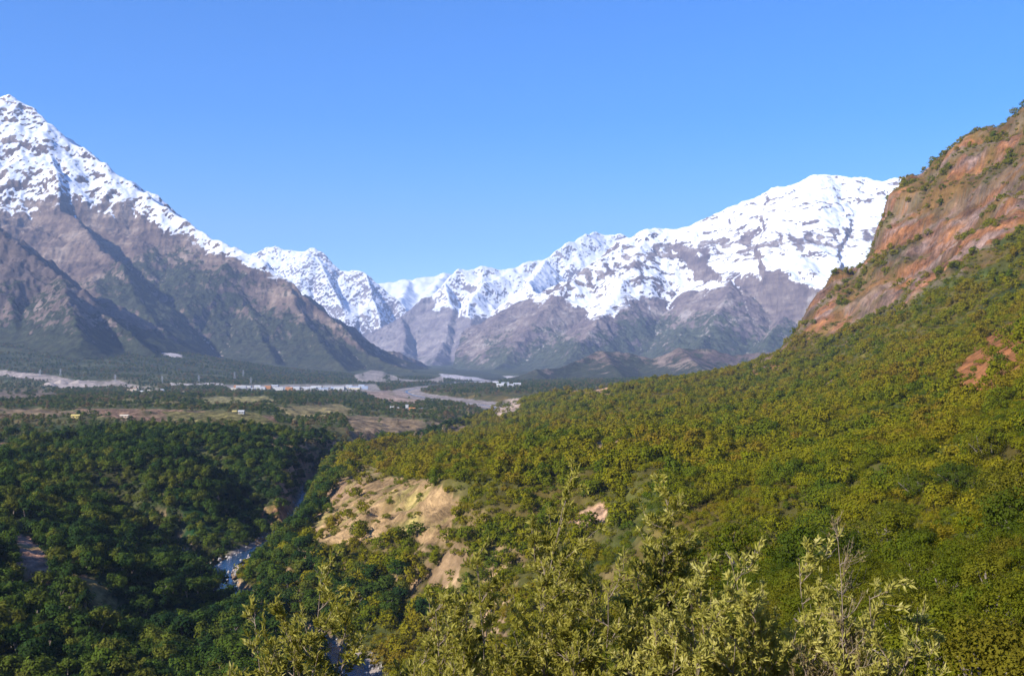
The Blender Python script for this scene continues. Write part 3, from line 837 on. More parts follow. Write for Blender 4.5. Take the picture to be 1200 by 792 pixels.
def crown_mesh(name, seed, nclump, nleaf, rx, zc, rz, clr, leaf, mat, flat=0.75, lower=-0.45, soft=.7):
    """foliage of a plant one unit tall: leaf clumps spread through an uneven crown"""
    r = np.random.default_rng(seed)
    c = r.normal(size=(nclump, 3)); c /= np.linalg.norm(c, axis=1)[:, None]
    c[:, 2] = np.where(c[:, 2] < lower, -c[:, 2] * .7, c[:, 2])
    rad = r.uniform(0.25, 1.0, nclump) ** .5
    lump = 1 + .28 * np.sin(3 * np.arctan2(c[:, 1], c[:, 0]) + r.uniform(0, 6)) * (1 - np.abs(c[:, 2]))
    ctr = c * np.stack([rx * rad * lump, rx * rad * lump, rz * rad], 1) + np.array([0, 0, zc])
    tint_c = r.uniform(0, 1, nclump)
    k = np.repeat(np.arange(nclump), nleaf)
    n = len(k)
    d = r.normal(size=(n, 3)); d /= np.linalg.norm(d, axis=1)[:, None]
    size = (r.uniform(.6, 1.25, nclump) * clr)[k]
    p = ctr[k] + d * (size * r.uniform(.35, 1, n) ** .6)[:, None] * np.array([1, 1, flat])
    out = d + 0.6 * (p - np.array([0, 0, zc - rz * .3])) / rx + 0.36 * r.normal(size=(n, 3)) + np.array([0, 0, .25])
    out /= np.linalg.norm(out, axis=1)[:, None]
    ax = np.cross(out, r.normal(size=(n, 3))); ax /= np.linalg.norm(ax, axis=1)[:, None] + 1e-9
    bx = np.cross(out, ax)
    L = leaf * r.uniform(.6, 1.3, n)[:, None]; W = L * r.uniform(.45, .8, n)[:, None]
    V = np.stack([p - ax * L, p - bx * W, p + ax * L, p + bx * W], 1).reshape(-1, 3)
    V[:, 2] = np.maximum(V[:, 2], 0.02)
    f = np.arange(4 * n).reshape(n, 4)
    tint = np.repeat(np.clip(.6 * tint_c[k] + .4 * r.uniform(0, 1, n), 0, 1), 4)
    me = mesh_np(name, V, f, mat, True, {'tint': tint})
    om = (p - np.array([0, 0, zc - rz * .5])); om /= np.linalg.norm(om, axis=1)[:, None] + 1e-9
    nm = soft * (.55 * om + .45 * d) + (1 - soft) * out; nm /= np.linalg.norm(nm, axis=1)[:, None] + 1e-9
    me.normals_split_custom_set_from_vertices(np.repeat(nm, 4, 0).tolist())
    return me

def tube_rings(pts, rad, sides=5):
    pts = np.asarray(pts, float); n = len(pts)
    t = np.gradient(pts, axis=0); t /= np.linalg.norm(t, axis=1)[:, None] + 1e-9
    a = np.cross(t, np.array([0.31, 0.87, 0.38])); a /= np.linalg.norm(a, axis=1)[:, None] + 1e-9
    b = np.cross(t, a)
    ang = np.linspace(0, 2 * np.pi, sides, endpoint=False)
    V = pts[:, None] + (np.cos(ang)[None, :, None] * a[:, None] + np.sin(ang)[None, :, None] * b[:, None]) * np.asarray(rad)[:, None, None]
    idx = np.arange(n * sides).reshape(n, sides)
    f = np.stack([idx[:-1], np.roll(idx[:-1], -1, 1), np.roll(idx[1:], -1, 1), idx[1:]], -1).reshape(-1, 4)
    return V.reshape(-1, 3), f

class Tubes:
    def __init__(s): s.V = []; s.F = []; s.n = 0
    def near(s, q):
        V = np.vstack(s.V)
        return int(np.argmin(((V - q) ** 2).sum(1)))
    def add(s, pts, rad, sides=5, join=True):
        v, f = tube_rings(pts, rad, sides)
        f = f + s.n
        if s.n:                                   # tie the limb to its parent inside the joint
            j = s.near(v[0]) if join else s.n - 1
            f = np.vstack([f, [[j, s.n, s.n + 1, s.n + 2]]])
        s.V.append(v); s.F.append(f); s.n += len(v)
    def mesh(s, name, mat): return mesh_np(name, np.vstack(s.V), np.vstack(s.F), mat, True)

def trunk_mesh(name, seed, zt, r0, mat, nst=1, spread=.1):
    r = np.random.default_rng(seed); T = Tubes()
    for _ in range(nst):
        o = r.normal(size=2) * spread * .3; e = r.normal(size=2) * spread
        zz = np.linspace(-0.08, zt, 5)
        pts = np.stack([o[0] + e[0] * (zz / zt) ** 1.5, o[1] + e[1] * (zz / zt) ** 1.5, zz], 1)
        T.add(pts, np.linspace(r0, r0 * .45, 5))
        for k in range(3):
            q = pts[2 + k % 2]; dr = r.normal(size=3) * .5; dr[2] = abs(dr[2]) + .5; dr *= zt * .45
            T.add([q, q + dr * .5, q + dr], [r0 * .5, r0 * .3, r0 * .12], 4)
    return T.mesh(name, mat)

TREE_C = [crown_mesh('crown', 10 + i, 34, 26, (.36, .30, .42, .33, .27, .38)[i], (.56, .57, .54, .56, .56, .52)[i], (.38, .41, .36, .37, .42, .36)[i], .155, .042, M_TREE) for i in range(6)]
TREE_T = [trunk_mesh('trunk', 20 + i, .6, .03, M_BARK) for i in range(3)]
BUSH_C = [crown_mesh('crown', 40 + i, 48, 36, (.72, .82, .62, .88, .7, .76)[i], (.46, .44, .5, .42, .48, .45)[i], (.46, .44, .48, .44, .5, .46)[i], .22, .042, M_BUSH, lower=-.8, soft=.85) for i in range(6)]
M_NEAR = leaf_material('near_bush_leaves', [(0.045, 0.075, 0.006), (0.085, 0.11, 0.005), (0.13, 0.135, 0.007), (0.145, 0.13, 0.010)], .3, huejit=.5, each=.5, patch=.05)
BUSH_N = [crown_mesh('crown', 140 + i, 95, 62, (.62, .7, .55, .75, .6, .66)[i], (.46, .44, .5, .42, .48, .45)[i], (.46, .44, .48, .44, .5, .46)[i], .15, .021, M_NEAR, lower=-.8) for i in range(6)]
BUSH_T = [trunk_mesh('trunk', 60 + i, .5, .03, M_BARK, 4, .3) for i in range(3)]
FARB_C = [crown_mesh('crown', 70 + i, 22, 18, (.9, 1.0, .8, .95)[i], .40, .40, .30, .085, M_BUSH, lower=-.8, soft=.85) for i in range(4)]
FARM_C = [crown_mesh('crown', 75 + i, 24, 20, (.55, .62, .5)[i], .5, .48, .22, .07, M_BUSH, lower=-.8, soft=.8) for i in range(3)]
FART_C = [crown_mesh('crown', 80 + i, 14, 16, (.46, .38, .52, .30)[i], .48, .44, .24, .075, M_VALLEY, lower=-.9) for i in range(4)]

# ------------------------------------------------------------------ where plants grow
def scatter(r0, r1, sp, seed, keep, azr=(-30, 30)):
    """jittered grid over the view fan between two distances; keep(x,y,z,u,v,get) -> probability"""
    rg = np.random.default_rng(seed)
    a0, a1 = math.radians(azr[0]), math.radians(azr[1])
    xs = np.arange(r1 * math.sin(a0), r1 * math.sin(a1), sp); ys = np.arange(r0 * .8, r1, sp)
    X, Y = np.meshgrid(xs, ys)
    X = (X + rg.uniform(-.5, .5, X.shape) * sp).ravel(); Y = (Y + rg.uniform(-.5, .5, Y.shape) * sp).ravel()
    r = np.sqrt(X * X + Y * Y); th = np.arctan2(X, Y)
    k = (r >= r0) & (r < r1) & (th > a0) & (th < a1)
    X, Y = X[k], Y[k]
    z = sample_ground(X, Y, GR['Z'])
    u, v = pix(X, Y, z)
    get = lambda q: sample_ground(X, Y, GR[q] if q in GR else GR['m'][q])
    pr = keep(X, Y, z, u, v, get)
    k = rg.uniform(0, 1, len(X)) < pr
    return np.stack([X[k], Y[k], z[k]], 1)

def k_right(x, y, z, u, v, get):
    side, rd, w, veg = get('side'), get('rd'), get('rw'), get('veg')
    fl = np.where(u > 548, .45, .2) * (get('bare') < .5) + .1 * (get('bare') >= .5)
    p = (side > 0) * (rd > w + 3.5) * (fl + (1 - fl) * smooth(.35, .75, veg))
    p = p * (1 - .3 * smooth(.1, .5, fbm(x / 40, y / 40, 3, 201)))
    rk = get('rk')
    p = p * (1 - .93 * smooth(.25, .6, rk))
    return p

def k_left(x, y, z, u, v, get):
    side, rd, w, veg = get('side'), get('rd'), get('rw'), get('veg')
    return (side <= 0) * (rd > w + 2.5) * np.maximum(smooth(.3, .7, veg), .9 * (rd < np.where(y > 600, 45, 22)) * (y < 1050) * ~((u > 262) & (u < 322) & (v > 630) & (v < 668))) * (1 - .25 * smooth(.2, .5, fbm(x / 30, y / 30, 3, 203)))

def k_valley(x, y, z, u, v, get):
    veg, rd, gw, side = get('veg'), get('rd'), get('gw'), get('side')
    n = fbm(x / 170, y / 60, 4, 205)
    return (side <= 0) * (rd > gw + 2) * smooth(.4, .8, veg) * np.clip(.72 + .8 * n, .1, 1)

def k_far(x, y, z, u, v, get):
    veg, rd, gw = get('veg'), get('rd'), get('gw')
    n = fbm(x / 260, y / 130, 4, 207)
    return (rd > gw + 2) * smooth(.4, .8, veg) * np.clip(.5 + .8 * n, .05, 1)

right_pts = np.vstack([scatter(24, 110, 2.0, 1, k_right), scatter(110, 330, 2.6, 2, k_right), scatter(330, 800, 3.1, 3, k_right), scatter(800, 2300, 4.8, 4, k_right)])
def k_bank(x, y, z, u, v, get):
    side, rd, w = get('side'), get('rd'), get('rw')
    win = ((v > 640) & (v < 712) & (u < 262)) | (v > 735) & (u > 390) | ((u > 350) & (v > 575) & (v < 640) & (rd > 26))
    return (side > 0) * (rd > w + 2.2) * (rd < 34) * (~win) * ~((y > 690) & (y < 780) & (rd > 14)) * (1 - .8 * smooth(16, 34, rd))
left_pts = np.vstack([scatter(300, 760, 4.6, 15, k_bank), scatter(760, 1700, 5.5, 16, k_bank), scatter(190, 480, 5.0, 5, k_left), scatter(480, 1000, 6.0, 6, k_left)])
valley_pts = np.vstack([scatter(1000, 2600, 10.0, 7, k_valley)])
far_pts = np.vstack([scatter(2600, 5200, 14.0, 8, k_far, (-28, 20))])

def k_fill(x, y, z, u, v, get):
    return (get('side') <= 0) * (get('rd') > get('rw') + 3) * (get('bare') < .35) * .9
fill_pts = np.vstack([scatter(190, 480, 3.0, 25, k_fill), scatter(480, 1050, 4.0, 26, k_fill)])

def heights(pts, lo, hi, seed):
    rg = np.random.default_rng(seed)
    return lo + (hi - lo) * rg.uniform(0, 1, len(pts)) ** 1.4
right_h = heights(right_pts, 1.5, 3.3, 11)
_big = np.random.default_rng(17).uniform(0, 1, len(right_pts)) < .13 * smooth(70, 160, right_pts[:, 1]) * (.4 + 1.6 * smooth(-.1, .4, fbm(right_pts[:, 0] / 70, right_pts[:, 1] / 70, 3, 209)))
right_h = np.where(_big, right_h * 1.5 + 2.0, right_h * .85) * (1 + .12 * smooth(150, 900, right_pts[:, 1]) + .2 * smooth(500, 1500, right_pts[:, 1]))
left_h = heights(left_pts, 4.0, 11.5, 12)
valley_h = heights(valley_pts, 3.5, 9.0, 13)
far_h = heights(far_pts, 5, 11, 14)

def woods(name, meshes, pts, h, seed):
    """far plants nobody could count: one object"""
    rg = np.random.default_rng(seed)
    c = bpy.data.collections.new(name + '_kinds')
    for i, me in enumerate(meshes):
        c.objects.link(bpy.data.objects.new('plant', me))
    me = bpy.data.meshes.new(name)
    n = len(pts)
    me.vertices.add(n); me.vertices.foreach_set('co', pts.astype(np.float32).ravel())
    a = me.attributes.new('size', 'FLOAT', 'POINT'); a.data.foreach_set('value', h.astype(np.float32))
    a = me.attributes.new('turn', 'FLOAT', 'POINT'); a.data.foreach_set('value', rg.uniform(0, 6.28, n).astype(np.float32))
    a = me.attributes.new('pick', 'INT', 'POINT'); a.data.foreach_set('value', rg.integers(0, len(meshes), n).astype(np.int32))
    o = obj(name, me)
    ng = bpy.data.node_groups.new(name, 'GeometryNodeTree')
    ng.interface.new_socket('Geometry', in_out='INPUT', socket_type='NodeSocketGeometry')
    ng.interface.new_socket('Geometry', in_out='OUTPUT', socket_type='NodeSocketGeometry')
    nd = ng.nodes
    gi, go = nd.new('NodeGroupInput'), nd.new('NodeGroupOutput')
    ip = nd.new('GeometryNodeInstanceOnPoints'); ci = nd.new('GeometryNodeCollectionInfo')
    ci.inputs['Collection'].default_value = c
    ci.inputs['Separate Children'].default_value = True; ci.inputs['Reset Children'].default_value = True
    ip.inputs['Pick Instance'].default_value = True
    def na(nm, t):
        x = nd.new('GeometryNodeInputNamedAttribute'); x.data_type = t; x.inputs['Name'].default_value = nm
        return x.outputs[0]
    cx = nd.new('ShaderNodeCombineXYZ')
    L = ng.links.new
    L(gi.outputs[0], ip.inputs['Points']); L(ci.outputs[0], ip.inputs['Instance'])
    L(na('pick', 'INT'), ip.inputs['Instance Index']); L(na('turn', 'FLOAT'), cx.inputs[2]); L(cx.outputs[0], ip.inputs['Rotation'])
    L(na('size', 'FLOAT'), ip.inputs['Scale']); L(ip.outputs[0], go.inputs[0])
    md = o.modifiers.new('woods', 'NODES'); md.node_group = ng
    o['kind'] = 'stuff'
    return o

def in_view(p, h):
    u, v = pix(p[:, 0], p[:, 1], p[:, 2])
    u2, v2 = pix(p[:, 0], p[:, 1], p[:, 2] + 1.1 * h)
    return (u > -10) & (u < 1215) & (v2 < 790)

def split_near(pts, h, n):
    size = h / pts[:, 1] * in_view(pts, h)
    o = np.argsort(-size)
    return o[:n], o[n:]

def plant(name, cat, label, group, crown, trunk, p, h, rz):
    e = empty(name, p, rz); e.scale = (h, h, h)
    tag(e, label, cat, group)
    obj('trunk', trunk, e); obj('crown', crown, e)
    return e

ti, tr_ = split_near(left_pts, left_h, 300)
for n_, i in enumerate(ti):
    p, h = left_pts[i], left_h[i]
    u, v = pix(p[0], p[1], p[2])
    where = 'at the bottom left corner of the gorge' if (v > 700 and u < 120) else 'below the bare red scarps on the left' if v > 690 and u < 210 else 'beside the shaded bend of the river' if u > 215 else 'around the bare red scarps on the left gorge slope' if v > 610 else 'on the upper left slope of the gorge'
    sz = 'tall' if h > 7.2 else 'middling' if h > 5.6 else 'low'
    plant('tree', 'tree', f'{sz} dark green tree {where}', f'{sz} trees {where}', TREE_C[i % 6], TREE_T[i % 3], p, h, RNG.uniform(0, 6.28))
FILL_C = [crown_mesh('crown', 170 + i, 14, 16, .75, .42, .42, .3, .1, M_TREE, lower=-.9) for i in range(3)]
woods('gorge_undergrowth', FILL_C, fill_pts, heights(fill_pts, 1.1, 2.6, 27), 37)
woods('woodland', TREE_C, left_pts[tr_], left_h[tr_], 31)
bi, br_ = split_near(right_pts, right_h, 300)
for i in bi:
    p, h = right_pts[i], right_h[i]
    u, v = pix(p[0], p[1], p[2])
    where = 'in the lower right corner' if u > 1080 and v > 640 else 'on the near slope at the right edge' if u > 1000 else 'on the slope behind the pale leafy shrubs' if u > 780 else 'on the slope behind the yellowish foreground shrubs'
    sz = 'large' if h > 2.5 else 'middling' if h > 1.9 else 'small'
    plant('bush', 'bush', f'{sz} rounded olive green bush {where}', f'{sz} bushes {where}', BUSH_N[i % 6], BUSH_T[i % 3], p, h, RNG.uniform(0, 6.28))
_d = right_pts[br_, 1]
br_close, br_near, br_far = br_[_d < 105], br_[(_d >= 105) & (_d < 330)], br_[_d >= 330]
woods('undergrowth', BUSH_N, right_pts[br_close], right_h[br_close], 36)
woods('scrub', BUSH_C, right_pts[br_near], right_h[br_near], 32)
_b = _big[br_far]
woods('hillside_scrub', FARB_C, right_pts[br_far[~_b]], right_h[br_far[~_b]], 33)
woods('hillside_thicket', FARM_C, right_pts[br_far[_b]], right_h[br_far[_b]] * 1.1, 38)
woods('valley_woods', FART_C, valley_pts, valley_h, 34)
woods('far_woods', FART_C, far_pts, far_h, 35)
print('plants', len(left_pts), len(right_pts), len(valley_pts), len(far_pts))

# ------------------------------------------------------------------ shrubs right in front of the camera
def shrub_leaf_material(name, cols):
    m = bpy.data.materials.new(name); m.use_nodes = True
    nt = m.node_tree; nt.nodes.clear(); g = N(nt)
    out = g.n('ShaderNodeOutputMaterial')
    c = g.ramp(g.attr('tint'), [(0.0, cols[0]), (0.4, cols[1]), (0.75, cols[2]), (1.0, cols[3])])
    c = g.mix(g.math('MULTIPLY', g.sstep(g.noise(g.pos(), 45, 3), .55, .75), .35), c, (0.22, 0.14, 0.06))
    b = g.n('ShaderNodeBsdfPrincipled'); b.inputs['Roughness'].default_value = .5; b.inputs['Specular IOR Level'].default_value = .22
    tr = g.n('ShaderNodeBsdfTranslucent')
    g.l(c, b.inputs['Base Color']); g.l(c, tr.inputs['Color'])
    mx = g.n('ShaderNodeMixShader'); mx.inputs[0].default_value = .5
    g.l(b.outputs[0], mx.inputs[1]); g.l(tr.outputs[0], mx.inputs[2]); g.l(mx.outputs[0], out.inputs['Surface'])
    return m
M_LEAF_Y = shrub_leaf_material('yellowish_leaves', [(0.11, 0.108, 0.015), (0.27, 0.25, 0.03), (0.43, 0.385, 0.07), (0.58, 0.52, 0.18)])
M_LEAF_P = shrub_leaf_material('pale_leaves', [(0.14, 0.135, 0.022), (0.37, 0.34, 0.055), (0.55, 0.49, 0.12), (0.68, 0.61, 0.24)])
M_LEAF_D = shrub_leaf_material('dry_leaves', [(0.16, 0.11, 0.05), (0.25, 0.19, 0.07), (0.32, 0.26, 0.10), (0.42, 0.35, 0.16)])
M_TWIG, _nt, _b = new_mat('twig_bark', 0.85, 0.15)
_g = N(_nt)
_g.l(_g.mix(_g.noise(_g.pos(), 18, 4), (0.12, 0.085, 0.06), (0.33, 0.255, 0.20)), _b.inputs['Base Color'])

def shrub(label, group, u, v, d, wpx, mat, seed, nstem=6, leaves=4000, llen=.031, bare=0.35, side=9, lean=0.0, thick=1.0):
    """a leafy shrub whose top stands at (u, v) of the photo seen at distance d; its root is on the ground"""
    r = np.random.default_rng(seed)
    top = P(u, v, d)
    bx = top[0] - lean
    gz = float(sample_ground(np.array([bx]), np.array([d + .25]), GR['Z'])[0])
    root = np.array([bx, d + .25, gz - .05])
    Hh = top[2] - gz
    W = wpx / 2 / F * d
    e = empty('shrub', tuple(root))
    tag(e, label, 'shrub', group)
    tips = []      # (point, direction)
    for sidx in range(nstem):
        T = Tubes()
        a = 2 * math.pi * (sidx + r.uniform(-.3, .3)) / nstem
        rr_ = W * (r.uniform(.45, 1.0) if sidx else 0.05)
        hz_ = Hh * (1.0 if sidx == 0 else (1 - .26 * min(1, rr_ / W) ** 2) * r.uniform(.86, .99))
        end = np.array([lean + math.cos(a) * rr_, math.sin(a) * rr_ * .8, hz_])
        st = np.array([math.cos(a) * .07, math.sin(a) * .07, 0])
        nn = 11
        t = np.linspace(0, 1, nn)
        pts = st + (end - st) * np.stack([t ** 1.35, t ** 1.35, t], 1)
        pts += np.cumsum(r.normal(size=(nn, 3)), 0) * .018 * np.sin(t * math.pi)[:, None] * Hh / 2
        r0 = (.011 + .005 * r.random()) * thick
        T.add(pts, r0 * (1 - .8 * t) , 5)
        for b in range(side):
            lo_ = max(bare, 1 - 2.0 / Hh) if bare < .6 else bare
            tt = lo_ + (1 - lo_) * (b + r.random()) / side
            q = pts[0] + 0
            k = tt * (nn - 1); i0 = min(int(k), nn - 2); q = pts[i0] + (pts[i0 + 1] - pts[i0]) * (k - i0)
            dr = r.normal(size=3); dr[:2] += .4 * np.array([math.cos(a), math.sin(a)]); dr /= np.linalg.norm(dr); dr[2] = abs(dr[2]) * .6 + .45
            Lb = W * r.uniform(.4, .95) * (1.0 - .45 * (tt - lo_) / (1 - lo_ + 1e-6)) * .85
            n2 = 6; t2 = np.linspace(0, 1, n2)
            bp = q + dr * Lb * t2[:, None] + np.array([0, 0, 1]) * (t2 ** 2)[:, None] * Lb * .25 + np.cumsum(r.normal(size=(n2, 3)), 0) * .012 * t2[:, None]
            T.add(bp, np.linspace(.0055, .002, n2), 4)
            for c in range(7):
                q2 = bp[1 + c % 5]
                d2 = dr * .6 + r.normal(size=3) * .6 + np.array([0, 0, .45]); d2 /= np.linalg.norm(d2)
                L2 = r.uniform(.07, .2)
                tp = q2 + d2 * L2 * np.linspace(0, 1, 4)[:, None] + np.array([0, 0, .03]) * (np.linspace(0, 1, 4) ** 2)[:, None]
                T.add(tp, np.linspace(.0028, .0013, 4), 3)
                tips.append((tp[1], d2, L2 * .66))
            tips.append((bp[3], bp[-1] - bp[3], Lb * .4))
        tips.append((pts[-3], pts[-1] - pts[-3], float(np.linalg.norm(pts[-1] - pts[-3]))))
        obj('stem', T.mesh('stem', M_TWIG), e)
    if leaves:
        leaves = int(leaves * 3.9)
        B = np.array([t_[0] for t_ in tips]); D = np.array([t_[1] / (np.linalg.norm(t_[1]) + 1e-9) for t_ in tips]); L = np.array([t_[2] for t_ in tips])
        k = r.integers(0, len(B), leaves)
        n = leaves
        p = B[k] + D[k] * (L[k] * r.uniform(0, 1.05, n))[:, None] + r.normal(size=(n, 3)) * .008
        dr = D[k] * .7 + r.normal(size=(n, 3)) * .75 + np.array([0, 0, .45]); dr /= np.linalg.norm(dr, axis=1)[:, None]
        up = np.array([-.6, -.5, .65]) + r.normal(size=(n, 3)) * .5
        sx = np.cross(dr, up); sx /= np.linalg.norm(sx, axis=1)[:, None] + 1e-9
        nz = np.cross(sx, dr)
        ll = (llen * r.uniform(.65, 1.3, n))[:, None]; ww = ll * r.uniform(.22, .36, n)[:, None]
        cv = r.uniform(-.1, .25, n)[:, None]
        v0 = p; v1 = p + dr * ll * .9 + sx * ww + nz * ww * .5; v2 = p + dr * ll * 2 - nz * ll * cv * 1.2; v3 = p + dr * ll * .9 - sx * ww + nz * ww * .5; v4 = p + dr * ll * .95 + nz * ll * cv * .1
        V = np.stack([v0, v1, v2, v3, v4], 1).reshape(-1, 3)
        i5 = np.arange(n)[:, None] * 5
        f = np.vstack([i5 + np.array([0, 1, 2, 4]), i5 + np.array([0, 4, 2, 3])])
        tuft = r.uniform(0, 1, len(B))
        tint = np.repeat(np.clip(.45 * tuft[k] + .55 * r.uniform(0, 1, n), 0, 1), 5)
        obj('leaves', mesh_np('leaves', V, f, mat, False, {'tint': tint}), e)
    return e

shrub('yellowish leafy shrub with bare grey lower stems, leftmost large one above the river gorge', 'shrubs in the foreground', 368, 662, 9.5, 150, M_LEAF_Y, 301, 8, 2600, bare=.4, side=8, lean=.12)
shrub('low yellow green shrub tips in the bottom left of the foreground', 'shrubs in the foreground', 288, 734, 9.0, 120, M_LEAF_Y, 302, 8, 1900, bare=.5)
shrub('tallest broad yellowish shrub with a pointed top in the middle foreground', 'shrubs in the foreground', 655, 594, 10.0, 230, M_LEAF_Y, 303, 9, 5600, bare=.3, side=11)
shrub('smaller yellowish shrub leaning against the left of the pointed one', 'shrubs in the foreground', 556, 668, 9.6, 150, M_LEAF_Y, 304, 7, 2600, bare=.35)
shrub('slender treelike shrub with a round leafy top on pale bare stems', 'shrubs in the foreground', 785, 580, 11.0, 126, M_LEAF_Y, 305, 7, 3600, bare=.7, side=11, thick=1.7)
shrub('pale green leafy shrub just right of the slender treelike one', 'shrubs in the foreground', 858, 656, 9.2, 215, M_LEAF_P, 306, 12, 5200, bare=.3)
shrub('pale green shrub behind the bare yellowish twigs', 'shrubs in the foreground', 940, 654, 9.6, 215, M_LEAF_P, 307, 12, 5200, bare=.3)
shrub('nearly leafless upright twiggy shrub with dry yellowish tips', 'shrubs in the foreground', 990, 626, 9.0, 90, M_LEAF_D, 308, 5, 380, llen=.024, bare=.62, side=9)
shrub('pale leafy shrub to the right of the bare twigs', 'shrubs in the foreground', 1026, 698, 9.0, 170, M_LEAF_P, 309, 10, 3800, bare=.3)
shrub('small pale shrub at the right end of the foreground row', 'shrubs in the foreground', 1086, 712, 9.2, 95, M_LEAF_P, 310, 6, 1300, bare=.35)
shrub('low yellowish shrub beside the gravel bank at the lower edge', 'shrubs in the foreground', 506, 716, 9.0, 90, M_LEAF_Y, 311, 6, 1300, bare=.35)
shrub('low dense shrub filling the gap between the pointed and the slender one', 'shrubs in the foreground', 712, 694, 9.2, 150, M_LEAF_Y, 312, 8, 2800, bare=.3)
shrub('low pale shrub at the foot of the slender treelike one', 'shrubs in the foreground', 796, 738, 8.8, 170, M_LEAF_P, 313, 10, 3600, bare=.3)

# ------------------------------------------------------------------ buildings, pylons and heaps on the valley floor
def hit(u, v, d0=1000, d1=5000):
    d = np.geomspace(d0, d1, 1500)
    x = (u - 600) / F * d
    z = sample_ground(x, d, GR['Z'])
    vv = HOR - F * (z - CAMZ) / d
    i = int(np.argmin(np.abs(vv - v)))
    return x[i], d[i], z[i]

def plain(name, c, rough=.8):
    m, nt, b = new_mat(name, rough, .3)
    g = N(nt)
    g.l(g.mix(g.noise(g.pos(), .9, 4), tuple(q * .8 for q in c), tuple(min(1, q * 1.12) for q in c)), b.inputs['Base Color'])
    return m
MW = {k: plain(k + '_paint', c) for k, c in dict(white=(.5, .5, .49), cream=(.62, .55, .42), orange=(.45, .20, .07), grey=(.40, .41, .44), blue=(.35, .42, .55), brown=(.30, .18, .12), yellow=(.55, .43, .14), dark=(.04, .045, .05), tan=(.55, .42, .30)).items()}

def bx(bm, x0, x1, y0, y1, z0, z1):
    v = [bm.verts.new(q) for q in ((x0, y0, z0), (x1, y0, z0), (x1, y1, z0), (x0, y1, z0), (x0, y0, z1), (x1, y0, z1), (x1, y1, z1), (x0, y1, z1))]
    for f in ((3, 2, 1, 0), (4, 5, 6, 7), (0, 1, 5, 4), (1, 2, 6, 5), (2, 3, 7, 6), (3, 0, 4, 7)): bm.faces.new([v[i] for i in f])

def bobj(name, bm, mat, parent):
    me = bpy.data.meshes.new(name); bm.to_mesh(me); bm.free(); me.materials.append(mat)
    return obj(name, me, parent)

def building(name, cat, label, u, v, w, l, h, wall, roof, rise=None, group=None, rz=0.0, nwin=3, d0=1000, d1=5000):
    x, y, z = hit(u, v, d0, d1)
    e = empty(name, (x, y, z - .4), rz); tag(e, label, cat, group)
    rise = w * .22 if rise is None else rise
    b = bmesh.new(); bx(b, -w / 2, w / 2, -l / 2, l / 2, 0, h); bobj('wall', b, MW[wall], e)
    b = bmesh.new(); o = .45
    if rise > 0:      # gabled roof with its ridge along the long side
        prof = [(-l / 2 - o, h - .05), (0, h + rise), (l / 2 + o, h - .05), (l / 2 + o, h + .2), (0, h + rise + .28), (-l / 2 - o, h + .2)]
        A = [b.verts.new((-w / 2 - o, py, pz)) for py, pz in prof]; B = [b.verts.new((w / 2 + o, py, pz)) for py, pz in prof]
        b.faces.new(A); b.faces.new(B[::-1])
        for i in range(6): b.faces.new([A[i], B[i], B[(i + 1) % 6], A[(i + 1) % 6]])
        bmesh.ops.recalc_face_normals(b, faces=b.faces[:])
    else:
        bx(b, -w / 2 - .2, w / 2 + .2, -l / 2 - .2, l / 2 + .2, h, h + .35)
    bobj('roof', b, MW[roof], e)
    for i in range(nwin):
        cx = -w / 2 + w * (i + .75) / (nwin + .5)
        b = bmesh.new()
        bx(b, cx - .6, cx + .6, -l / 2 - .08, -l / 2 + .02, h * .35, h * .35 + min(1.3, h * .4)); bobj('window', b, MW['dark'], e)
    b = bmesh.new(); cx = -w / 2 + w * .22 / (nwin + .5)
    bx(b, cx - .1, cx + .9, -l / 2 - .07, -l / 2 + .02, 0.3, min(2.6, h * .7)); bobj('door', b, MW['brown'], e)
    return e

building('tower', 'tower', 'tall white tower block in the village by the riverbed', 477, 480.5, 5, 5, 9.5, 'white', 'white', .6, nwin=2, d0=1500, d1=2600)
building('house', 'house', 'orange house just right of the white tower in the valley village', 483, 481.5, 11, 8, 5, 'orange', 'orange', 1.6, d0=1500, d1=2600)
building('shed', 'shed', 'flat grey roofed shed right of the orange house', 495, 480, 17, 9, 3.4, 'grey', 'grey', 0, d0=1500, d1=2600)
for u, v, w, lb in ((469, 480, 12, 'long white house touching the left of the white tower'), (460, 479, 9, 'small white house second to the left of the white tower'), (453.5, 480.5, 7, 'white hut at the left end of the village by the riverbed')):
    building('house', 'house', lb, u, v, w, 7, 3.6, 'white', 'white', 1.2, 'white village houses', d0=1500, d1=2600)
rp = random.Random(5)
for i in range(26):
    u = 271 + i * 6.3 + rp.uniform(-1.5, 1.5); v = 456 + rp.uniform(-2.2, 1.4) - (i > 20) * .8
    c = rp.choice(['white', 'white', 'white', 'grey', 'blue', 'cream'])
    rf = rp.choice(['white', 'white', 'grey', 'blue'])
    if i in (1, 7, 11): c = rf = 'orange'
    w = rp.uniform(12, 34); kind = 'hall' if w > 20 else 'house'
    part_ = 'left end' if i < 9 else 'middle' if i < 18 else 'right end'
    size = 'long' if w > 26 else 'wide' if w > 18 else 'small'
    building(kind, kind, f'{size} {c} {kind} with {rf} roof at the {part_} of the distant settlement strip', u, v, w, rp.uniform(9, 16), rp.uniform(4, 8), c, rf, rp.choice([0, 1.5, 2.2]), f'{size} {c} {kind}s with {rf} roofs, {part_} of the strip', nwin=4, d0=1900, d1=4600)
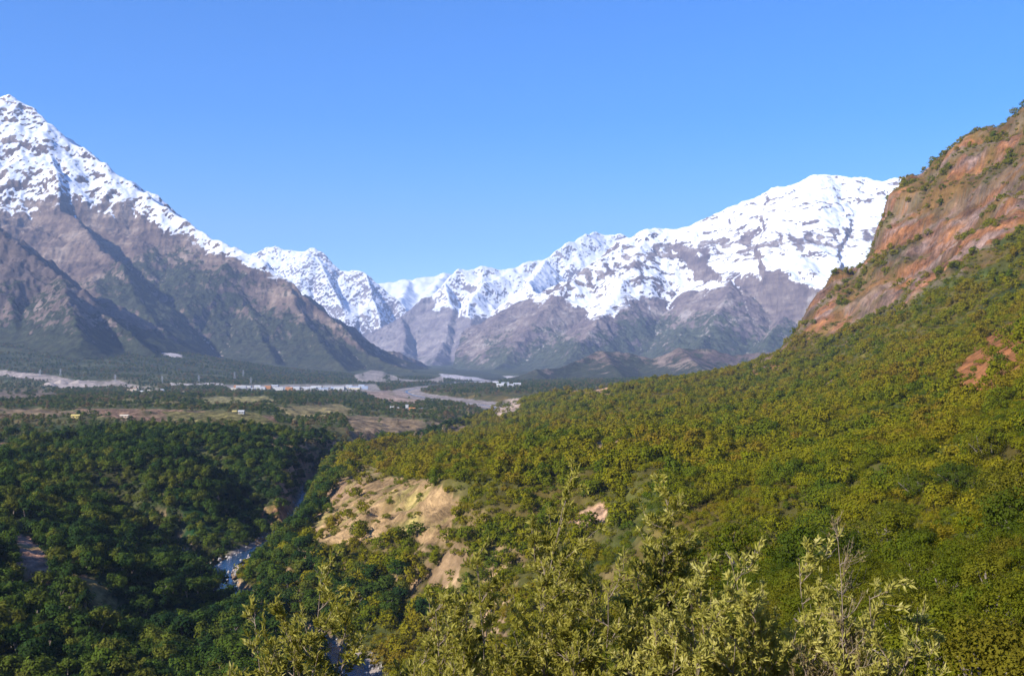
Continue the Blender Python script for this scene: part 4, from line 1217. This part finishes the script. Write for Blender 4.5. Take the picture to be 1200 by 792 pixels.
for u, v, w, c, r_, lb in ((153, 459, 15, 'tan', 'tan', 'tan house at the right end of the pale quarry ground'), (158.5, 457, 10, 'cream', 'brown', 'cream house with a brown roof beside the quarry ground'), (167, 461, 13, 'cream', 'white', 'cream house with a white roof among the trees below the quarry'),
                           (177, 460, 16, 'tan', 'cream', 'wide tan house among the trees right of the quarry'), (190, 459, 9, 'white', 'grey', 'lone white house with a grey roof right of the quarry'), (214, 462, 9, 'cream', 'tan', 'small cream house in the dark trees below the pale road strip')):
    building('house', 'house', lb, u, v, w, 9, 5, c, r_, 1.8, d0=1700, d1=4200)
building('house', 'house', 'small white farmhouse standing in the greenish field', 283, 484.5, 6.5, 5, 3, 'white', 'white', 1.1, d0=1000, d1=1800)
building('shed', 'shed', 'yellow shed beside the white farmhouse in the field', 275, 484, 5, 4, 2.6, 'yellow', 'yellow', .9, nwin=1, d0=1000, d1=1800)
building('shed', 'shed', 'bright yellow shed in front of the trees at the left', 89, 490, 9, 5, 3.2, 'yellow', 'yellow', 1.2, nwin=2, d0=1000, d1=1800)
building('shed', 'shed', 'low pale shed at the edge of the pinkish field on the left', 146, 489, 9, 4, 2.4, 'tan', 'cream', .8, nwin=2, d0=1000, d1=1800)
for i, (u, v, w) in enumerate(((586, 453.5, 22), (592, 451.5, 26), (598, 454, 20), (606, 452.5, 24), (581, 451, 20))):
    building('house', 'house', 'pale house of the far settlement across the riverbed', u, v, w, 14, 8, 'white', rp.choice(['grey', 'blue', 'white']), 3, 'pale houses across the riverbed', d0=3000, d1=5500)

def heap(label, u, v, r_, h, mat, seed):
    x, y, z = hit(u, v, 2200, 4400)
    n = 24; V = []; F_ = []
    rg = np.random.default_rng(seed)
    ph = rg.uniform(0, 6.28, 3)
    for j in range(9):
        t = j / 8
        for i in range(n):
            a = 2 * math.pi * i / n
            k = 1 + .18 * math.sin(2 * a + ph[0]) + .1 * math.sin(5 * a + ph[1])
            V.append((math.cos(a) * r_ * (1 - t) * k, math.sin(a) * r_ * (1 - t) * k * .8, h * (t ** .8) - .5 + rg.uniform(-.25, .25)))
    idx = np.arange(9 * n).reshape(9, n)
    f = np.stack([idx[:-1], np.roll(idx[:-1], -1, 1), np.roll(idx[1:], -1, 1), idx[1:]], -1).reshape(-1, 4)
    o = obj('gravel_heap', mesh_np('gravel_heap', np.array(V), f, mat, True)); o.location = (x, y, z)
    tag(o, label, 'heap')
M_GRAV = plain('gravel', (.34, .28, .24), .95)
heap('wide pale gravel heap at the left of the quarry ground', 57, 452, 26, 11, M_GRAV, 1)
heap('tan gravel heap in the middle of the quarry ground', 71, 449, 18, 12, M_GRAV, 2)
heap('pale gravel heap at the right of the quarry ground', 92, 449, 22, 11, M_GRAV, 3)

def pylon(label, u, v, h):
    x, y, z = hit(u, v, 2600, 5200)
    e = empty('pylon', (x, y, z - .3)); tag(e, label, 'pylon', None)
    for sx in (-1, 1):
        for sy in (-1, 1):
            T = Tubes(); T.add([(sx * h * .11, sy * h * .11, 0), (sx * h * .05, sy * h * .05, h * .55), (sx * .3, sy * .3, h)], [.34, .3, .24], 5)
            obj('leg', T.mesh('leg', MW['grey']), e)
    for zz, ww in ((.62, .24), (.78, .2), (.92, .15)):
        b = bmesh.new(); bx(b, -h * ww, h * ww, -.3, .3, h * zz - .3, h * zz + .3); bobj('cross_arm', b, MW['grey'], e)
    for zz, ww in ((.2, .095), (.4, .07)):
        b = bmesh.new(); bx(b, -h * ww, h * ww, -h * ww, h * ww, h * zz - .15, h * zz + .15); bobj('brace', b, MW['grey'], e)
for u, v, lb in ((47, 441, 'grey power pylon above the left of the quarry ground'), (71, 440, 'grey power pylon behind the middle of the quarry ground'), (135, 447, 'grey power pylon at the right end of the quarry ground'),
                 (190, 449, 'grey power pylon left of the pale road strip'), (233, 448, 'grey power pylon over the middle of the pale road strip'), (275, 444, 'grey power pylon above the left end of the settlement strip, left of its twin'),
                 (285, 442, 'grey power pylon above the settlement strip, highest on the slope'), (294, 450, 'grey power pylon standing close behind the settlement halls')):
    x_, y_, z_ = hit(u, v, 2600, 5200)
    pylon(lb, u, v, 8.5 * y_ / F)

# pale poplars without leaves on the valley floor
M_POP = leaf_material('bare_poplar_twigs', [(0.20, 0.15, 0.09), (0.24, 0.18, 0.10), (0.28, 0.21, 0.12), (0.30, 0.24, 0.13)], .2)
POP = crown_mesh('crown', 95, 22, 12, .11, .52, .46, .10, .045, M_POP, lower=-1)
POPT = trunk_mesh('trunk', 96, .8, .02, M_BARK)
for i, (u, v, h) in enumerate(((487, 518, 14), (494, 519, 12), (520, 511, 15), (549, 490, 19), (555, 492, 15), (466, 500, 12))):
    x, y, z = hit(u, v, 1000, 2400)
    plant('poplar', 'poplar', 'narrow leafless tan poplar on the valley floor', 'leafless poplars on the valley floor', POP, POPT, (x, y, z), h, i)

# boulders on the gravel banks
rb = np.random.default_rng(44)
def boulders():
    V = []; F_ = []; n0 = 0
    bm = bmesh.new(); bmesh.ops.create_icosphere(bm, subdivisions=1, radius=1.0)
    bv = np.array([v.co[:] for v in bm.verts]); bf = np.array([[v.index for v in f.verts] for f in bm.faces]); bm.free()
    for _ in range(800):
        k = rb.integers(2, 60); q = RIVER[k] + (RIVER[k + 1] - RIVER[k]) * rb.random()
        t = RIVER[k + 1, :2] - RIVER[k, :2]; t = np.array([-t[1], t[0]]) / np.linalg.norm(t)
        off = rb.choice([-1, 1]) * rb.uniform(q[3] * .7, q[4] * 1.1)
        x, y = q[:2] + t * off
        if y < 150: continue
        z = float(sample_ground(np.array([x]), np.array([y]), GR['Z'])[0])
        s_ = rb.uniform(.25, 1.1) ** 1.5
        vv = bv * (s_ * rb.uniform(.6, 1.2, (len(bv), 1))) * rb.uniform(.7, 1.2, 3) + np.array([x, y, max(z, q[2] - .2) + s_ * .25])
        V.append(vv); F_.append(bf + n0); n0 += len(bv)
    o = obj('gravel', mesh_np('gravel', np.vstack(V), np.vstack(F_), M_STONE, False)); o['kind'] = 'stuff'
M_STONE = plain('river_stone', (.33, .30, .28), .9)
boulders()

# ------------------------------------------------------------------ haze
def haze():
    me = bpy.data.meshes.new('haze')
    bm = bmesh.new()
    bmesh.ops.create_cube(bm, size=1.0)
    for v in bm.verts:
        v.co.x *= 48000; v.co.y *= 48000
        v.co.z = -12 if v.co.z < 0 else 3200
    bm.to_mesh(me); bm.free()
    m = bpy.data.materials.new('haze')
    m.use_nodes = True
    nt = m.node_tree
    nt.nodes.clear()
    out = nt.nodes.new('ShaderNodeOutputMaterial')
    pv = nt.nodes.new('ShaderNodeVolumePrincipled')
    pv.inputs['Color'].default_value = (0.46, 0.63, 1.0, 1)
    pv.inputs['Density'].default_value = 5.0e-5
    pv.inputs['Anisotropy'].default_value = 0.0
    nt.links.new(pv.outputs[0], out.inputs['Volume'])
    me.materials.append(m)
    tag(obj('haze', me), kind='stuff')
haze()
